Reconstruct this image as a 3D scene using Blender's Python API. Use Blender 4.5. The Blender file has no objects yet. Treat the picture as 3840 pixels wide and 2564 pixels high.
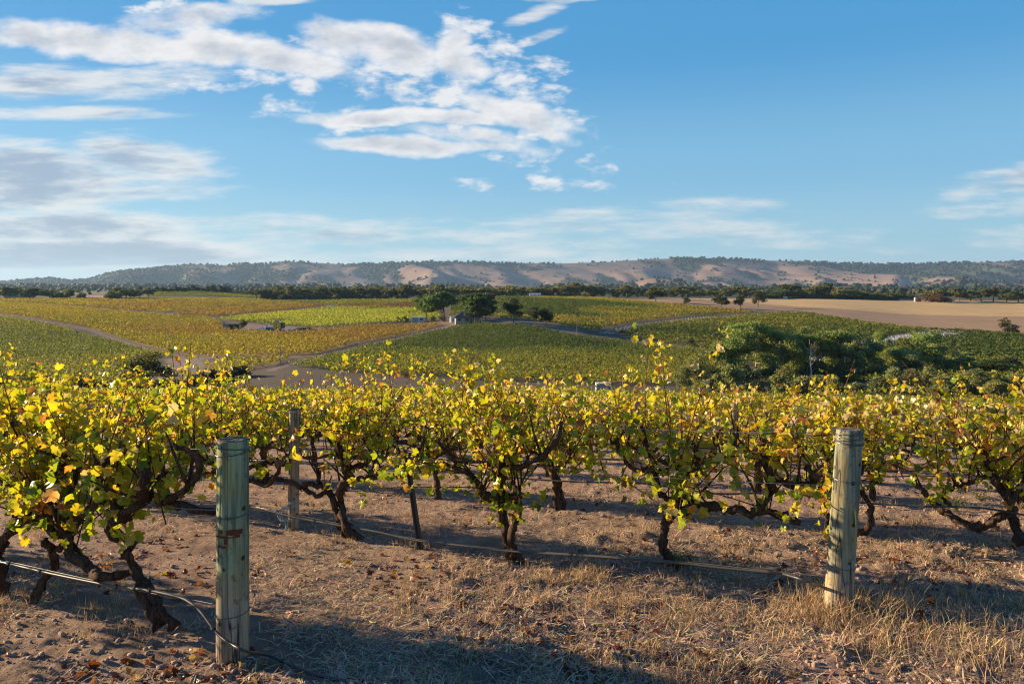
import bpy, math, random
import numpy as np
from mathutils import Vector

R = math.radians
scene = bpy.context.scene
col = scene.collection

# ------------------------------------------------------------------ camera
F = 2800.0            # focal length in pixels of the 3840 px wide photograph
CXP, HOR = 1920.0, 1090.0
cam_data = bpy.data.cameras.new('camera')
cam = bpy.data.objects.new('camera', cam_data); col.objects.link(cam)
cam.location = (0, 0, 0); cam.rotation_euler = (R(90), 0, 0)
cam_data.sensor_width = 36.0
cam_data.lens = 36.0 * F / 3840
cam_data.shift_y = -(1282 - HOR) / 3840
cam_data.clip_start = 0.05; cam_data.clip_end = 30000
scene.camera = cam

# ------------------------------------------------------------------ sun + exposure
SUN_EL, SUN_AHEAD = R(14.5), R(20.0)         # low sun, to the left and ahead: it shines almost along the rows
sun_dir = Vector((-math.cos(SUN_AHEAD) * math.cos(SUN_EL), math.sin(SUN_AHEAD) * math.cos(SUN_EL), math.sin(SUN_EL)))
sd = bpy.data.lights.new('sun', 'SUN'); sd.energy = 5.0; sd.angle = R(0.53); sd.color = (1.0, 0.76, 0.475)
sun = bpy.data.objects.new('sun', sd); col.objects.link(sun)
sun.rotation_euler = sun_dir.to_track_quat('Z', 'Y').to_euler()
EXPOSURE = 1.32
vs = scene.view_settings
scene.display_settings.display_device = 'sRGB'
vs.view_transform = 'Standard'; vs.look = 'None'; vs.exposure = EXPOSURE; vs.gamma = 1.0; vs.use_curve_mapping = False

# ------------------------------------------------------------------ node helpers
class NT:
    def __init__(s, tree): s.t = tree; s.n = tree.nodes; s.l = tree.links
    def node(s, typ, **kw):
        n = s.n.new(typ)
        for k, v in kw.items(): setattr(n, k, v)
        return n
    def put(s, sock, v):
        if isinstance(v, bpy.types.NodeSocket): s.l.new(v, sock)
        elif isinstance(v, (tuple, list)) and len(v) == 3 and sock.type == 'RGBA': sock.default_value = (*v, 1)
        else: sock.default_value = v
    def math(s, op, a, b=0.0, c=0.0, clamp=False):
        n = s.node('ShaderNodeMath', operation=op, use_clamp=clamp)
        s.put(n.inputs[0], a); s.put(n.inputs[1], b); s.put(n.inputs[2], c)
        return n.outputs[0]
    def sstep(s, x, a, b, lo=0.0, hi=1.0):
        n = s.node('ShaderNodeMapRange', interpolation_type='SMOOTHSTEP')
        s.put(n.inputs[0], x); s.put(n.inputs[1], a); s.put(n.inputs[2], b); s.put(n.inputs[3], lo); s.put(n.inputs[4], hi)
        return n.outputs[0]
    def mix(s, f, a, b, blend='MIX'):
        n = s.node('ShaderNodeMix', data_type='RGBA', blend_type=blend)
        s.put(n.inputs[0], f); s.put(n.inputs[6], a); s.put(n.inputs[7], b)
        return n.outputs[2]
    def comb(s, x, y, z=0.0):
        n = s.node('ShaderNodeCombineXYZ'); s.put(n.inputs[0], x); s.put(n.inputs[1], y); s.put(n.inputs[2], z)
        return n.outputs[0]
    def noise(s, vec, scale, detail=4.0, rough=0.55, dist=0.0, dim='3D'):
        n = s.node('ShaderNodeTexNoise', noise_dimensions=dim)
        if vec is not None: s.put(n.inputs['Vector'], vec)
        s.put(n.inputs['Scale'], scale); s.put(n.inputs['Detail'], detail); s.put(n.inputs['Roughness'], rough); s.put(n.inputs['Distortion'], dist)
        return n

# ------------------------------------------------------------------ world: Nishita sky with clouds laid in the sky by direction
world = bpy.data.worlds.new('World'); scene.world = world; world.use_nodes = True
W = NT(world.node_tree); W.n.clear()
sky = W.node('ShaderNodeTexSky', sky_type='NISHITA', sun_disc=False)
sky.sun_elevation = SUN_EL
sky.sun_rotation = math.atan2(sun_dir.x, sun_dir.y)
sky.air_density = 1.0; sky.dust_density = 0.3; sky.ozone_density = 2.5; sky.altitude = 100

def pa(x, y): return ((x - CXP) / F, (HOR - y) / F)
# cloud banks: centre px, half-size px, tilt (deg), weight
BANK = [(560, 165, 640, 62, -3, 1.1), (250, 140, 300, 42, 4, 1.0), (680, 90, 260, 55, 6, .9), (1290, 150, 190, 75, 0, 1.15), (1080, 220, 330, 60, -10, .95), (1470, 185, 170, 80, -15, 1.0), (1700, 150, 80, 55, 30, .9),
        (1720, 240, 120, 60, -20, .8), (1500, 432, 420, 28, 1, .95), (1950, 420, 230, 45, -14, .95), (1600, 545, 380, 36, -2, 1.0), (1760, 500, 200, 40, -8, .7), (2040, 470, 150, 34, -28, .8)]
POP = [(1880, 280, 270, 130, -32, .95), (1620, 330, 360, 110, -18, .85), (1180, 295, 420, 46, 0, .62), (1760, 230, 160, 130, -40, .8), (1500, 425, 420, 50, 0, .7), (2090, 490, 150, 60, -35, .6), (2010, 690, 230, 22, 0, .42),
       (2080, 600, 160, 40, -10, .42), (640, 40, 130, 40, 0, .7), (1820, 692, 60, 16, 0, .6)]
STREAK = [(180, 310, 330, 70, 2, 1.05), (520, 300, 300, 60, 4, .9), (230, 425, 360, 26, 0, .85), (540, 600, 300, 90, -6, 1.2), (90, 680, 480, 150, 0, 1.6), (450, 720, 330, 55, 3, .9),
          (200, 850, 700, 70, 0, 1.4), (780, 860, 420, 50, 2, .8), (1300, 890, 520, 50, 4, .72), (2100, 850, 620, 50, 5, .62), (2500, 900, 640, 60, 3, .55),
          (250, 950, 950, 70, 0, 1.5), (1300, 955, 1300, 34, 0, .72), (3740, 700, 320, 55, 8, .72), (3760, 780, 300, 30, 3, .62), (3760, 900, 300, 40, 3, .45), (2000, 152, 120, 16, 20, .55), (2020, 45, 100, 26, 18, .8),
          (1000, -4, 150, 20, 0, .95), (2100, -6, 150, 18, 0, .9), (2350, 790, 300, 26, 5, .5)]
W_GV = None
def cloud_banks(lst, vx, vy, N):
    acc = None
    for (x, y, rx, ry, tilt, w) in lst:
        a, e = pa(x, y); rx /= F; ry /= F; c, s_ = math.cos(R(tilt)), math.sin(R(tilt))
        dx = N.math('SUBTRACT', vx, a); dy = N.math('SUBTRACT', vy, e)
        p = N.math('MULTIPLY_ADD', dx, c / rx, N.math('MULTIPLY', dy, s_ / rx))
        q = N.math('MULTIPLY_ADD', dx, -s_ / ry, N.math('MULTIPLY', dy, c / ry))
        r2 = N.math('MULTIPLY_ADD', p, p, N.math('MULTIPLY', q, q))
        m = N.math('MULTIPLY_ADD', r2, -w * .8, 1.25 * w * .8)
        acc = m if acc is None else N.math('SMOOTH_MAX', acc, m, 0.12)
    return N.math('MAXIMUM', acc, -3.5)
tc = W.node('ShaderNodeTexCoord')
sx = W.node('ShaderNodeSeparateXYZ'); W.put(sx.inputs[0], tc.outputs['Generated'])
yy = W.math('MAXIMUM', sx.outputs[1], .05)
ca = W.math('DIVIDE', sx.outputs[0], yy); ce = W.math('DIVIDE', sx.outputs[2], yy)
front = W.sstep(sx.outputs[1], .06, .3)
gv = W.comb(ca, ce); gv2 = W.comb(W.math('ADD', ca, -.014), W.math('ADD', ce, .020))   # the second: a little way towards the sun
def scaled(v, sx_, sy_):
    n = W.node('ShaderNodeVectorMath', operation='MULTIPLY'); W.put(n.inputs[0], v); n.inputs[1].default_value = (sx_, sy_, 1); return n.outputs[0]
wn = W.noise(scaled(gv, 1, 1.5), 9.0, 3, .55); ws = W.node('ShaderNodeSeparateColor'); W.put(ws.inputs[0], wn.outputs['Color'])
wx = W.math('MULTIPLY_ADD', W.math('SUBTRACT', ws.outputs[0], .5), .05, ca); wy = W.math('MULTIPLY_ADD', W.math('SUBTRACT', ws.outputs[1], .5), .035, ce)
def layer(lst, vx, vy, mw, sc, sx_, sy_, det, rough, amp, dist=0.0):
    m = W.math('MULTIPLY', cloud_banks(lst, vx, vy, W), mw)
    f = lambda v: W.math('MULTIPLY_ADD', W.math('SUBTRACT', W.noise(scaled(v, sx_, sy_), sc, det, rough, dist).outputs[0], .5), amp, m)
    return f(gv), f(gv2)
b1, b2 = layer(BANK, wx, wy, .72, 8.0, 1, 2.0, 11, .60, 2.9)
o1, o2 = layer(POP, wx, wy, .46, 19.0, 1, 2.0, 8, .58, 4.4)
t1, t2 = layer(STREAK, ca, ce, .78, 4.8, 1, 5.5, 12, .64, 4.0, .12)
pden = W.math('MAXIMUM', W.sstep(b1, -.22, .62), W.math('MULTIPLY', W.sstep(o1, -.10, .85), .92)); sden = W.sstep(t1, -.15, .95)
pthick = W.math('MULTIPLY', W.math('MAXIMUM', W.sstep(b2, .15, 1.35), W.math('MULTIPLY', W.sstep(o2, .4, 1.9), .6)), .85); sthick = W.sstep(t2, .35, 1.25)
# sky colour, slightly richer than the raw model
hs = W.node('ShaderNodeHueSaturation'); hs.inputs['Saturation'].default_value = 1.12; hs.inputs['Value'].default_value = 1.0; W.put(hs.inputs['Color'], sky.outputs[0])
rampn = W.node('ShaderNodeValToRGB'); rampn.color_ramp.interpolation = 'EASE'
def s2l(c): return tuple(((v / 255 + .055) / 1.055) ** 2.4 if v > 10 else v / 3295 for v in c)
for i, (pos_, c_) in enumerate(((0.0, (168, 200, 216)), (.07, (146, 194, 218)), (.16, (122, 182, 219)), (.31, (72, 155, 211)), (.8, (24, 84, 165)))):
    e_ = rampn.color_ramp.elements[i] if i < 2 else rampn.color_ramp.elements.new(pos_)
    e_.position = pos_; e_.color = (*s2l(c_), 1)
W.put(rampn.inputs[0], W.math('ABSOLUTE', sx.outputs[2]))
SKYG = 10.0 / 2 ** EXPOSURE
skyc = W.mix(.88, hs.outputs[0], W.mix(1.0, rampn.outputs[0], (SKYG, SKYG, SKYG), 'MULTIPLY'))
CL = 9.6 / 2 ** EXPOSURE
lit, dark_, sgrey = (CL * .97, CL * .95, CL * .94), (CL * .34, CL * .41, CL * .52), (CL * .33, CL * .41, CL * .54)
pc = W.mix(pthick, lit, dark_); sc_ = W.mix(W.math('MULTIPLY', sthick, .9), (CL * .90, CL * .89, CL * .87), sgrey)
c1 = W.mix(W.math('MULTIPLY', W.math('MULTIPLY', sden, .82), front), skyc, sc_)
c2 = W.mix(W.math('MULTIPLY', W.math('MULTIPLY', pden, .95), front), c1, pc)
bg = W.node('ShaderNodeBackground'); W.put(bg.inputs[0], c2); bg.inputs[1].default_value = 0.1
wo = W.node('ShaderNodeOutputWorld'); W.l.new(bg.outputs[0], wo.inputs[0])

scene.cycles.max_bounces = 6; scene.cycles.diffuse_bounces = 3; scene.cycles.transmission_bounces = 4
scene.cycles.volume_bounces = 0; scene.cycles.transparent_max_bounces = 8
scene.cycles.use_denoising = True; scene.cycles.filter_width = 1.15

# ------------------------------------------------------------------ small maths
rng = np.random.default_rng(7)
random.seed(7)
def _hash(ix, iy, seed):
    h = (ix.astype(np.int64) * 374761393 + iy.astype(np.int64) * 668265263 + seed * 974634777) & 0x7fffffff
    h = (h ^ (h >> 13)) * 1274126177 & 0x7fffffff
    return ((h ^ (h >> 16)) & 0xffff) / 65535.0
def vnoise(x, y, seed=0):
    x = np.asarray(x, float); y = np.asarray(y, float)
    ix = np.floor(x); iy = np.floor(y); fx = x - ix; fy = y - iy
    fx = fx * fx * (3 - 2 * fx); fy = fy * fy * (3 - 2 * fy)
    a = _hash(ix, iy, seed); b = _hash(ix + 1, iy, seed); c = _hash(ix, iy + 1, seed); d = _hash(ix + 1, iy + 1, seed)
    return (a * (1 - fx) + b * fx) * (1 - fy) + (c * (1 - fx) + d * fx) * fy
def fbm(x, y, oct=4, seed=0, gain=.5):
    s = 0; a = 1; t = 0
    for o in range(oct):
        s = s + a * vnoise(x * 2 ** o + 17.3 * o, y * 2 ** o - 9.1 * o, seed + o); t += a; a *= gain
    return s / t
def sm(x, a, b):
    t = np.clip((np.asarray(x, float) - a) / (b - a), 0, 1); return t * t * (3 - 2 * t)

# ------------------------------------------------------------------ terrain
KY = np.array([95, 125, 150, 180, 230, 290, 350, 430, 520, 620], float)
KC = np.array([-600, 0, 700, 1100, 1500, 1900, 2500, 3000, 3500, 3840, 4500], float)
KP = np.array([
    [1497, 1490, 1440, 1385, 1290, 1200, 1165, 1143, 1130, 1118],
    [1497, 1487, 1440, 1385, 1300, 1215, 1175, 1150, 1133, 1120],
    [1497, 1475, 1420, 1362, 1305, 1258, 1210, 1170, 1142, 1121],
    [1497, 1467, 1402, 1347, 1296, 1252, 1212, 1176, 1148, 1124],
    [1497, 1465, 1410, 1360, 1300, 1245, 1203, 1167, 1135, 1121],
    [1497, 1468, 1425, 1370, 1295, 1222, 1180, 1145, 1122, 1114],
    [1497, 1478, 1440, 1400, 1325, 1255, 1205, 1160, 1130, 1118],
    [1497, 1500, 1470, 1425, 1345, 1270, 1215, 1170, 1140, 1122],
    [1497, 1500, 1450, 1395, 1325, 1270, 1230, 1188, 1155, 1131],
    [1497, 1500, 1440, 1390, 1320, 1265, 1228, 1190, 1160, 1138],
    [1497, 1500, 1440, 1390, 1320, 1265, 1228, 1190, 1160, 1140]], float)
KZ = -(KP - HOR) / F * KY
NEAR_Y = np.array([-40, 0, 7, 15, 30, 60, 95.]); NEAR_Z = np.array([1.73, -1.7, -2.30, -3.33, -5.38, -9.35, -13.8])
FAR_Y = np.array([700, 850, 1100, 1600, 2500, 12000.]); FAR_Z = np.array([-7.0, -7.0, -6.0, -2.0, 10.0, 40.0])
ALLY = np.concatenate([NEAR_Y, KY[1:], FAR_Y])
KU = (KC - CXP) / F
ALLZ = np.stack([np.concatenate([NEAR_Z, KZ[i, 1:], FAR_Z]) for i in range(len(KC))])
def _tang(xs, ys):
    d = np.diff(ys, axis=-1) / np.diff(xs)
    m = np.zeros_like(ys); m[..., 1:-1] = (d[..., :-1] * np.diff(xs)[1:] + d[..., 1:] * np.diff(xs)[:-1]) / (xs[2:] - xs[:-2])
    m[..., 0] = d[..., 0]; m[..., -1] = d[..., -1]
    return m
TZ = _tang(ALLY, ALLZ)
def terr(X, Y, clods=False):
    X = np.asarray(X, float); Y = np.asarray(Y, float); X, Y = np.broadcast_arrays(X, Y)
    u = X / np.maximum(Y, 40)
    k = np.clip(np.searchsorted(ALLY, Y) - 1, 0, len(ALLY) - 2)
    h = ALLY[k + 1] - ALLY[k]; t = np.clip((Y - ALLY[k]) / h, 0, 1)
    ci = np.clip(np.searchsorted(KU, u) - 1, 0, len(KU) - 2)
    f = np.clip((u - KU[ci]) / (KU[ci + 1] - KU[ci]), 0, 1); f = f * f * (3 - 2 * f)
    def col_(c):
        return ((2 * t ** 3 - 3 * t ** 2 + 1) * ALLZ[c, k] + (t ** 3 - 2 * t ** 2 + t) * h * TZ[c, k]
                + (-2 * t ** 3 + 3 * t ** 2) * ALLZ[c, k + 1] + (t ** 3 - t ** 2) * h * TZ[c, k + 1])
    z = col_(ci) * (1 - f) + col_(ci + 1) * f
    z = z - .032 * np.clip(X - 2.5, 0, 40) * (1 - sm(Y, 70, 125)) * sm(Y, 7.5, 11)
    z = z + 5.4 * np.exp(-((u * F + CXP - 700) / 230) ** 2) * sm(Y, 630, 740) * (1 - sm(Y, 790, 900))
    if clods:
        nr = 1 - sm(Y, 14, 40)
        z = z + nr * (1 - .45 * sm(-X, .3, 1.5)) * (.05 * (fbm(X * 1.3, Y * 1.3, 3, 3) - .5) + .13 * np.maximum(fbm(X * 5, Y * 5, 4, 11, .62) - .5, -.08) * (.35 + .65 * sm(fbm(X * .9, Y * .9, 2, 5), .35, .6)) + .03 * (fbm(X * 17, Y * 17, 3, 8) - .5))
    return z
def gz(x, y): return float(terr(np.array([x]), np.array([y]))[0])

_ys = np.concatenate([np.linspace(100, 700, 2400), np.linspace(700, 2600, 800)[1:]])
def at(px, py, ymin=100.):
    """ground point seen at a pixel of the photograph, beyond the crest of the near slope"""
    u = (px - CXP) / F; ys = _ys[_ys >= ymin]
    ray = -(py - HOR) / F * ys; d = terr(u * ys, ys) - ray
    i = np.where(d >= 0)[0]; i = i[0] if len(i) else len(ys) - 1
    y = ys[i]; return np.array([u * y, y, gz(u * y, y)])
def near(px, py):
    """ground point on the near slope"""
    u = (px - CXP) / F; ys = np.linspace(2.2, 30, 5000)
    d = terr(u * ys, ys) - (-(py - HOR) / F * ys); i = np.where(d >= 0)[0][0]
    return np.array([u * ys[i], ys[i], gz(u * ys[i], ys[i])])
def poly(pts): return np.array([at(*p)[:2] for p in pts])
def inside(X, Y, P):
    r = np.zeros(X.shape, bool); n = len(P)
    for i in range(n):
        x1, y1 = P[i]; x2, y2 = P[(i + 1) % n]
        if y1 == y2: continue
        c = ((y1 > Y) != (y2 > Y)) & (X < (x2 - x1) * (Y - y1) / (y2 - y1) + x1)
        r ^= c
    return r

# ------------------------------------------------------------------ object helpers
def tag(o, label=None, cat=None, group=None, kind=None):
    if label: o['label'] = label
    if cat: o['category'] = cat
    if group: o['group'] = group
    if kind: o['kind'] = kind
    return o
def empty(name, loc, label, cat, group=None, rz=0.0):
    o = bpy.data.objects.new(name, None); col.objects.link(o); o.location = [float(v) for v in loc]; o.rotation_euler = (0, 0, rz)
    o.empty_display_size = .2
    return tag(o, label, cat, group)
def mesh_np(name, V, faces, mats, attr=None, midx=None, smooth=False):
    """faces: list of (n,k) index arrays; attr: (N,3) colours per vertex"""
    me = bpy.data.meshes.new(name); V = np.asarray(V, np.float32)
    me.vertices.add(len(V)); me.vertices.foreach_set('co', V.ravel())
    loops = np.concatenate([f.ravel() for f in faces]).astype(np.int32)
    sizes = np.concatenate([np.full(len(f), f.shape[1], np.int32) for f in faces])
    starts = np.concatenate([[0], np.cumsum(sizes)[:-1]]).astype(np.int32)
    me.loops.add(len(loops)); me.loops.foreach_set('vertex_index', loops)
    me.polygons.add(len(sizes)); me.polygons.foreach_set('loop_start', starts)
    if smooth: me.polygons.foreach_set('use_smooth', np.ones(len(sizes), bool))
    for m in (mats if isinstance(mats, (list, tuple)) else [mats]): me.materials.append(m)
    if midx is not None: me.polygons.foreach_set('material_index', np.asarray(midx, np.int32))
    if attr is not None:
        A = np.ones((len(V), 4), np.float32); A[:, :3] = attr
        ca_ = me.color_attributes.new('col', 'FLOAT_COLOR', 'POINT'); ca_.data.foreach_set('color', A.ravel())
    me.update(calc_edges=True); me.validate()
    return me
def link(name, me, parent=None, loc=None):
    o = bpy.data.objects.new(name, me); col.objects.link(o)
    if parent is not None: o.parent = parent
    if loc is not None: o.location = [float(v) for v in loc]
    return o
class MB:
    """collects simple solids, then links them as one mesh object"""
    def __init__(s): s.V = []; s.F = []; s.C = []; s.n = 0
    def add(s, V, faces, c=(1, 1, 1)):
        V = np.asarray(V, float).reshape(-1, 3)
        s.V.append(V); s.F += [[i + s.n for i in f] for f in faces]; s.C.append(np.tile(np.asarray(c, float), (len(V), 1))); s.n += len(V)
        return s
    def box(s, x0, x1, y0, y1, z0, z1, c=(1, 1, 1)):
        return s.add([(x0, y0, z0), (x1, y0, z0), (x1, y1, z0), (x0, y1, z0), (x0, y0, z1), (x1, y0, z1), (x1, y1, z1), (x0, y1, z1)],
              [(0, 3, 2, 1), (4, 5, 6, 7), (0, 1, 5, 4), (1, 2, 6, 5), (2, 3, 7, 6), (3, 0, 4, 7)], c)
    def cyl(s, x, y, z0, z1, r0, r1=None, n=12, c=(1, 1, 1), cone=0.0):
        r1 = r0 if r1 is None else r1; a = np.linspace(0, 2 * math.pi, n, endpoint=False)
        V = [(x + r0 * math.cos(t), y + r0 * math.sin(t), z0) for t in a] + [(x + r1 * math.cos(t), y + r1 * math.sin(t), z1) for t in a] + [(x, y, z1 + cone)]
        return s.add(V, [(i, (i + 1) % n, n + (i + 1) % n, n + i) for i in range(n)] + [(n + i, n + (i + 1) % n, 2 * n) for i in range(n)] + [tuple(range(n - 1, -1, -1))], c)
    def tube(s, pts, rad, n=6, c=(1, 1, 1), lump=0.0, lr=None):
        V, Fc = tube(pts, rad, n, lump, lr); return s.add(V, Fc, c)
    def build(s, name, mat, parent=None, loc=None, smooth=False):
        me = bpy.data.meshes.new(name); V = np.concatenate(s.V)
        me.from_pydata(V.tolist(), [], s.F)
        me.materials.append(mat)
        A = np.ones((len(V), 4), np.float32); A[:, :3] = np.concatenate(s.C)
        ca_ = me.color_attributes.new('col', 'FLOAT_COLOR', 'POINT'); ca_.data.foreach_set('color', A.ravel())
        if smooth: me.polygons.foreach_set('use_smooth', np.ones(len(me.polygons), bool))
        return link(name, me, parent, loc)
def tube(pts, rad, n=6, lump=0.0, lr=None):
    P = np.asarray(pts, float); m = len(P); rad = np.broadcast_to(np.asarray(rad, float), (m,))
    T = np.gradient(P, axis=0); T /= np.linalg.norm(T, axis=1, keepdims=True) + 1e-9
    ref = np.array([0.13, 0.97, .21]) if abs(T[0, 2]) > .6 else np.array([0, 0, 1.])
    V = np.zeros((m, n, 3)); a = np.linspace(0, 2 * math.pi, n, endpoint=False)
    U = None
    for i in range(m):
        U = np.cross(T[i], ref) if U is None else U - T[i] * U.dot(T[i])
        U /= np.linalg.norm(U) + 1e-9; B = np.cross(T[i], U)
        r = rad[i] * np.ones(n)
        if lump: r = r * (1 + lump * (lr.random(n) - .5) * 2)
        V[i] = P[i] + (np.cos(a) * r)[:, None] * U + (np.sin(a) * r)[:, None] * B
    Fc = [(i * n + j, i * n + (j + 1) % n, (i + 1) * n + (j + 1) % n, (i + 1) * n + j) for i in range(m - 1) for j in range(n)]
    Fc += [tuple(range(n - 1, -1, -1)), tuple((m - 1) * n + j for j in range(n))]
    return V.reshape(-1, 3), Fc
def smooth_path(pts, k=4):
    P = np.asarray(pts, float)
    if len(P) < 3: return np.array([P[0] + (P[-1] - P[0]) * t for t in np.linspace(0, 1, k + 1)])
    E = np.vstack([2 * P[0] - P[1], P, 2 * P[-1] - P[-2]]); out = []
    for i in range(1, len(E) - 2):
        for t in np.linspace(0, 1, k, endpoint=False):
            p0, p1, p2, p3 = E[i - 1:i + 3]
            out.append(.5 * ((2 * p1) + (-p0 + p2) * t + (2 * p0 - 5 * p1 + 4 * p2 - p3) * t * t + (-p0 + 3 * p1 - 3 * p2 + p3) * t ** 3))
    out.append(P[-1]); return np.array(out)
def copy_tree(o, parent=None):
    c = o.copy(); col.objects.link(c)
    if parent is not None: c.parent = parent
    for ch in o.children: copy_tree(ch, c)
    return c

# ------------------------------------------------------------------ materials
def mat_new(name):
    m = bpy.data.materials.new(name); m.use_nodes = True; t = NT(m.node_tree); t.n.clear()
    t.out = t.node('ShaderNodeOutputMaterial'); return m, t
def attr(t):
    return t.node('ShaderNodeAttribute', attribute_name='col').outputs['Color']
def leaf_mat(name, trans=.4, rough=.5, spec=.3, gain=1.0, tint=(1.0, 1.0, .55)):
    m, t = mat_new(name)
    c = attr(t)
    d = t.node('ShaderNodeBsdfPrincipled'); t.put(d.inputs['Base Color'], c); d.inputs['Roughness'].default_value = rough; d.inputs['Specular IOR Level'].default_value = spec
    tr = t.node('ShaderNodeBsdfTranslucent'); t.put(tr.inputs[0], t.mix(1.0, c, tint, 'MULTIPLY'))
    mx = t.node('ShaderNodeMixShader'); mx.inputs[0].default_value = trans
    t.l.new(d.outputs[0], mx.inputs[1]); t.l.new(tr.outputs[0], mx.inputs[2]); t.l.new(mx.outputs[0], t.out.inputs[0])
    return m
def solid_mat(name, rough=.7, nscale=6.0, namt=.25, bump=.0, bscale=40., spec=.3, metal=0., wave=None):
    m, t = mat_new(name)
    geo = t.node('ShaderNodeTexCoord').outputs['Object']
    n = t.noise(geo, nscale, 5, .6)
    c = t.mix(1.0, attr(t), t.mix(n.outputs[0], (1 - namt,) * 3, (1 + namt,) * 3), 'MULTIPLY')
    b = t.node('ShaderNodeBsdfPrincipled'); t.put(b.inputs['Base Color'], c); b.inputs['Roughness'].default_value = rough
    b.inputs['Specular IOR Level'].default_value = spec; b.inputs['Metallic'].default_value = metal
    if bump:
        bn = t.noise(geo, bscale, 5, .65); bp = t.node('ShaderNodeBump'); bp.inputs['Strength'].default_value = bump; bp.inputs['Distance'].default_value = .02
        t.put(bp.inputs['Height'], bn.outputs[0]); t.l.new(bp.outputs[0], b.inputs['Normal'])
    t.l.new(b.outputs[0], t.out.inputs[0]); return m
M_leaf = leaf_mat('vine_leaf', .52, .36, .5)
M_vinefar = leaf_mat('vine_leaf_distant', .42, .6, .2)
M_tree = leaf_mat('tree_leaf', .52, .6, .2, tint=(.9, 1.0, .5))
def bark_mat():
    m, t = mat_new('shaggy_bark'); o = t.node('ShaderNodeTexCoord').outputs['Object']
    s = t.node('ShaderNodeMapping'); s.inputs['Scale'].default_value = (55, 55, 9); t.put(s.inputs[0], o)
    g = t.noise(s.outputs[0], 1.0, 7, .7, 1.2); l = t.noise(o, 8, 4, .6)
    c = t.mix(t.sstep(g.outputs[0], .35, .66), t.mix(1.0, attr(t), (.35, .32, .30), 'MULTIPLY'), t.mix(1.0, attr(t), (1.7, 1.6, 1.5), 'MULTIPLY'))
    c = t.mix(t.sstep(l.outputs[0], .45, .7, 0, .5), c, t.mix(1.0, attr(t), (2.3, 2.2, 2.1), 'MULTIPLY'))
    b = t.node('ShaderNodeBsdfPrincipled'); t.put(b.inputs['Base Color'], c); b.inputs['Roughness'].default_value = .95; b.inputs['Specular IOR Level'].default_value = .1
    bp = t.node('ShaderNodeBump'); bp.inputs['Strength'].default_value = 1.0; bp.inputs['Distance'].default_value = .02; t.put(bp.inputs['Height'], g.outputs[0]); t.l.new(bp.outputs[0], b.inputs['Normal'])
    t.l.new(b.outputs[0], t.out.inputs[0]); return m
M_wood = bark_mat()
M_plain = solid_mat('painted', .6, 3, .10)
M_metal = solid_mat('iron_roof', .4, 2, .15, metal=.0, spec=.5)
M_straw = leaf_mat('dry_straw', .25, .8, .1, tint=(1, .9, .7))
M_hose = solid_mat('black_poly_pipe', .38, 12, .2, spec=.5)
M_clod = solid_mat('soil_clod', .95, 20, .25, .5, 60)

def ground_mat():
    m, t = mat_new('soil_and_fields')
    at_ = t.node('ShaderNodeAttribute', attribute_name='col'); c = at_.outputs['Color']; nearf = at_.outputs['Alpha']
    pos = t.node('ShaderNodeNewGeometry').outputs['Position']
    n1 = t.noise(pos, 3.0, 8, .65); n2 = t.noise(pos, .12, 6, .6); n3 = t.noise(pos, 45, 4, .6)
    f = t.math('ADD', t.math('MULTIPLY', n2.outputs[0], .5), .75)
    c1 = t.mix(1.0, c, t.comb(f, f, f), 'MULTIPLY')
    dark = t.mix(t.math('MULTIPLY', t.sstep(n1.outputs[0], .35, .7), nearf), (.72, .70, .68), (1.22, 1.22, 1.2))
    c2 = t.mix(nearf, c1, t.mix(1.0, c1, dark, 'MULTIPLY'))
    g = t.math('ADD', .7, t.math('MULTIPLY', n3.outputs[0], .6))
    c3 = t.mix(nearf, c2, t.mix(1.0, c2, t.comb(g, g, g), 'MULTIPLY'))
    b = t.node('ShaderNodeBsdfPrincipled'); t.put(b.inputs['Base Color'], c3); b.inputs['Roughness'].default_value = .95; b.inputs['Specular IOR Level'].default_value = .1
    bp = t.node('ShaderNodeBump'); t.put(bp.inputs['Strength'], t.math('MULTIPLY', nearf, 1.0)); bp.inputs['Distance'].default_value = .085
    bn = t.noise(pos, 22, 7, .7); t.put(bp.inputs['Height'], bn.outputs[0]); t.l.new(bp.outputs[0], b.inputs['Normal'])
    t.l.new(b.outputs[0], t.out.inputs[0]); return m
M_ground = ground_mat()

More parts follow.
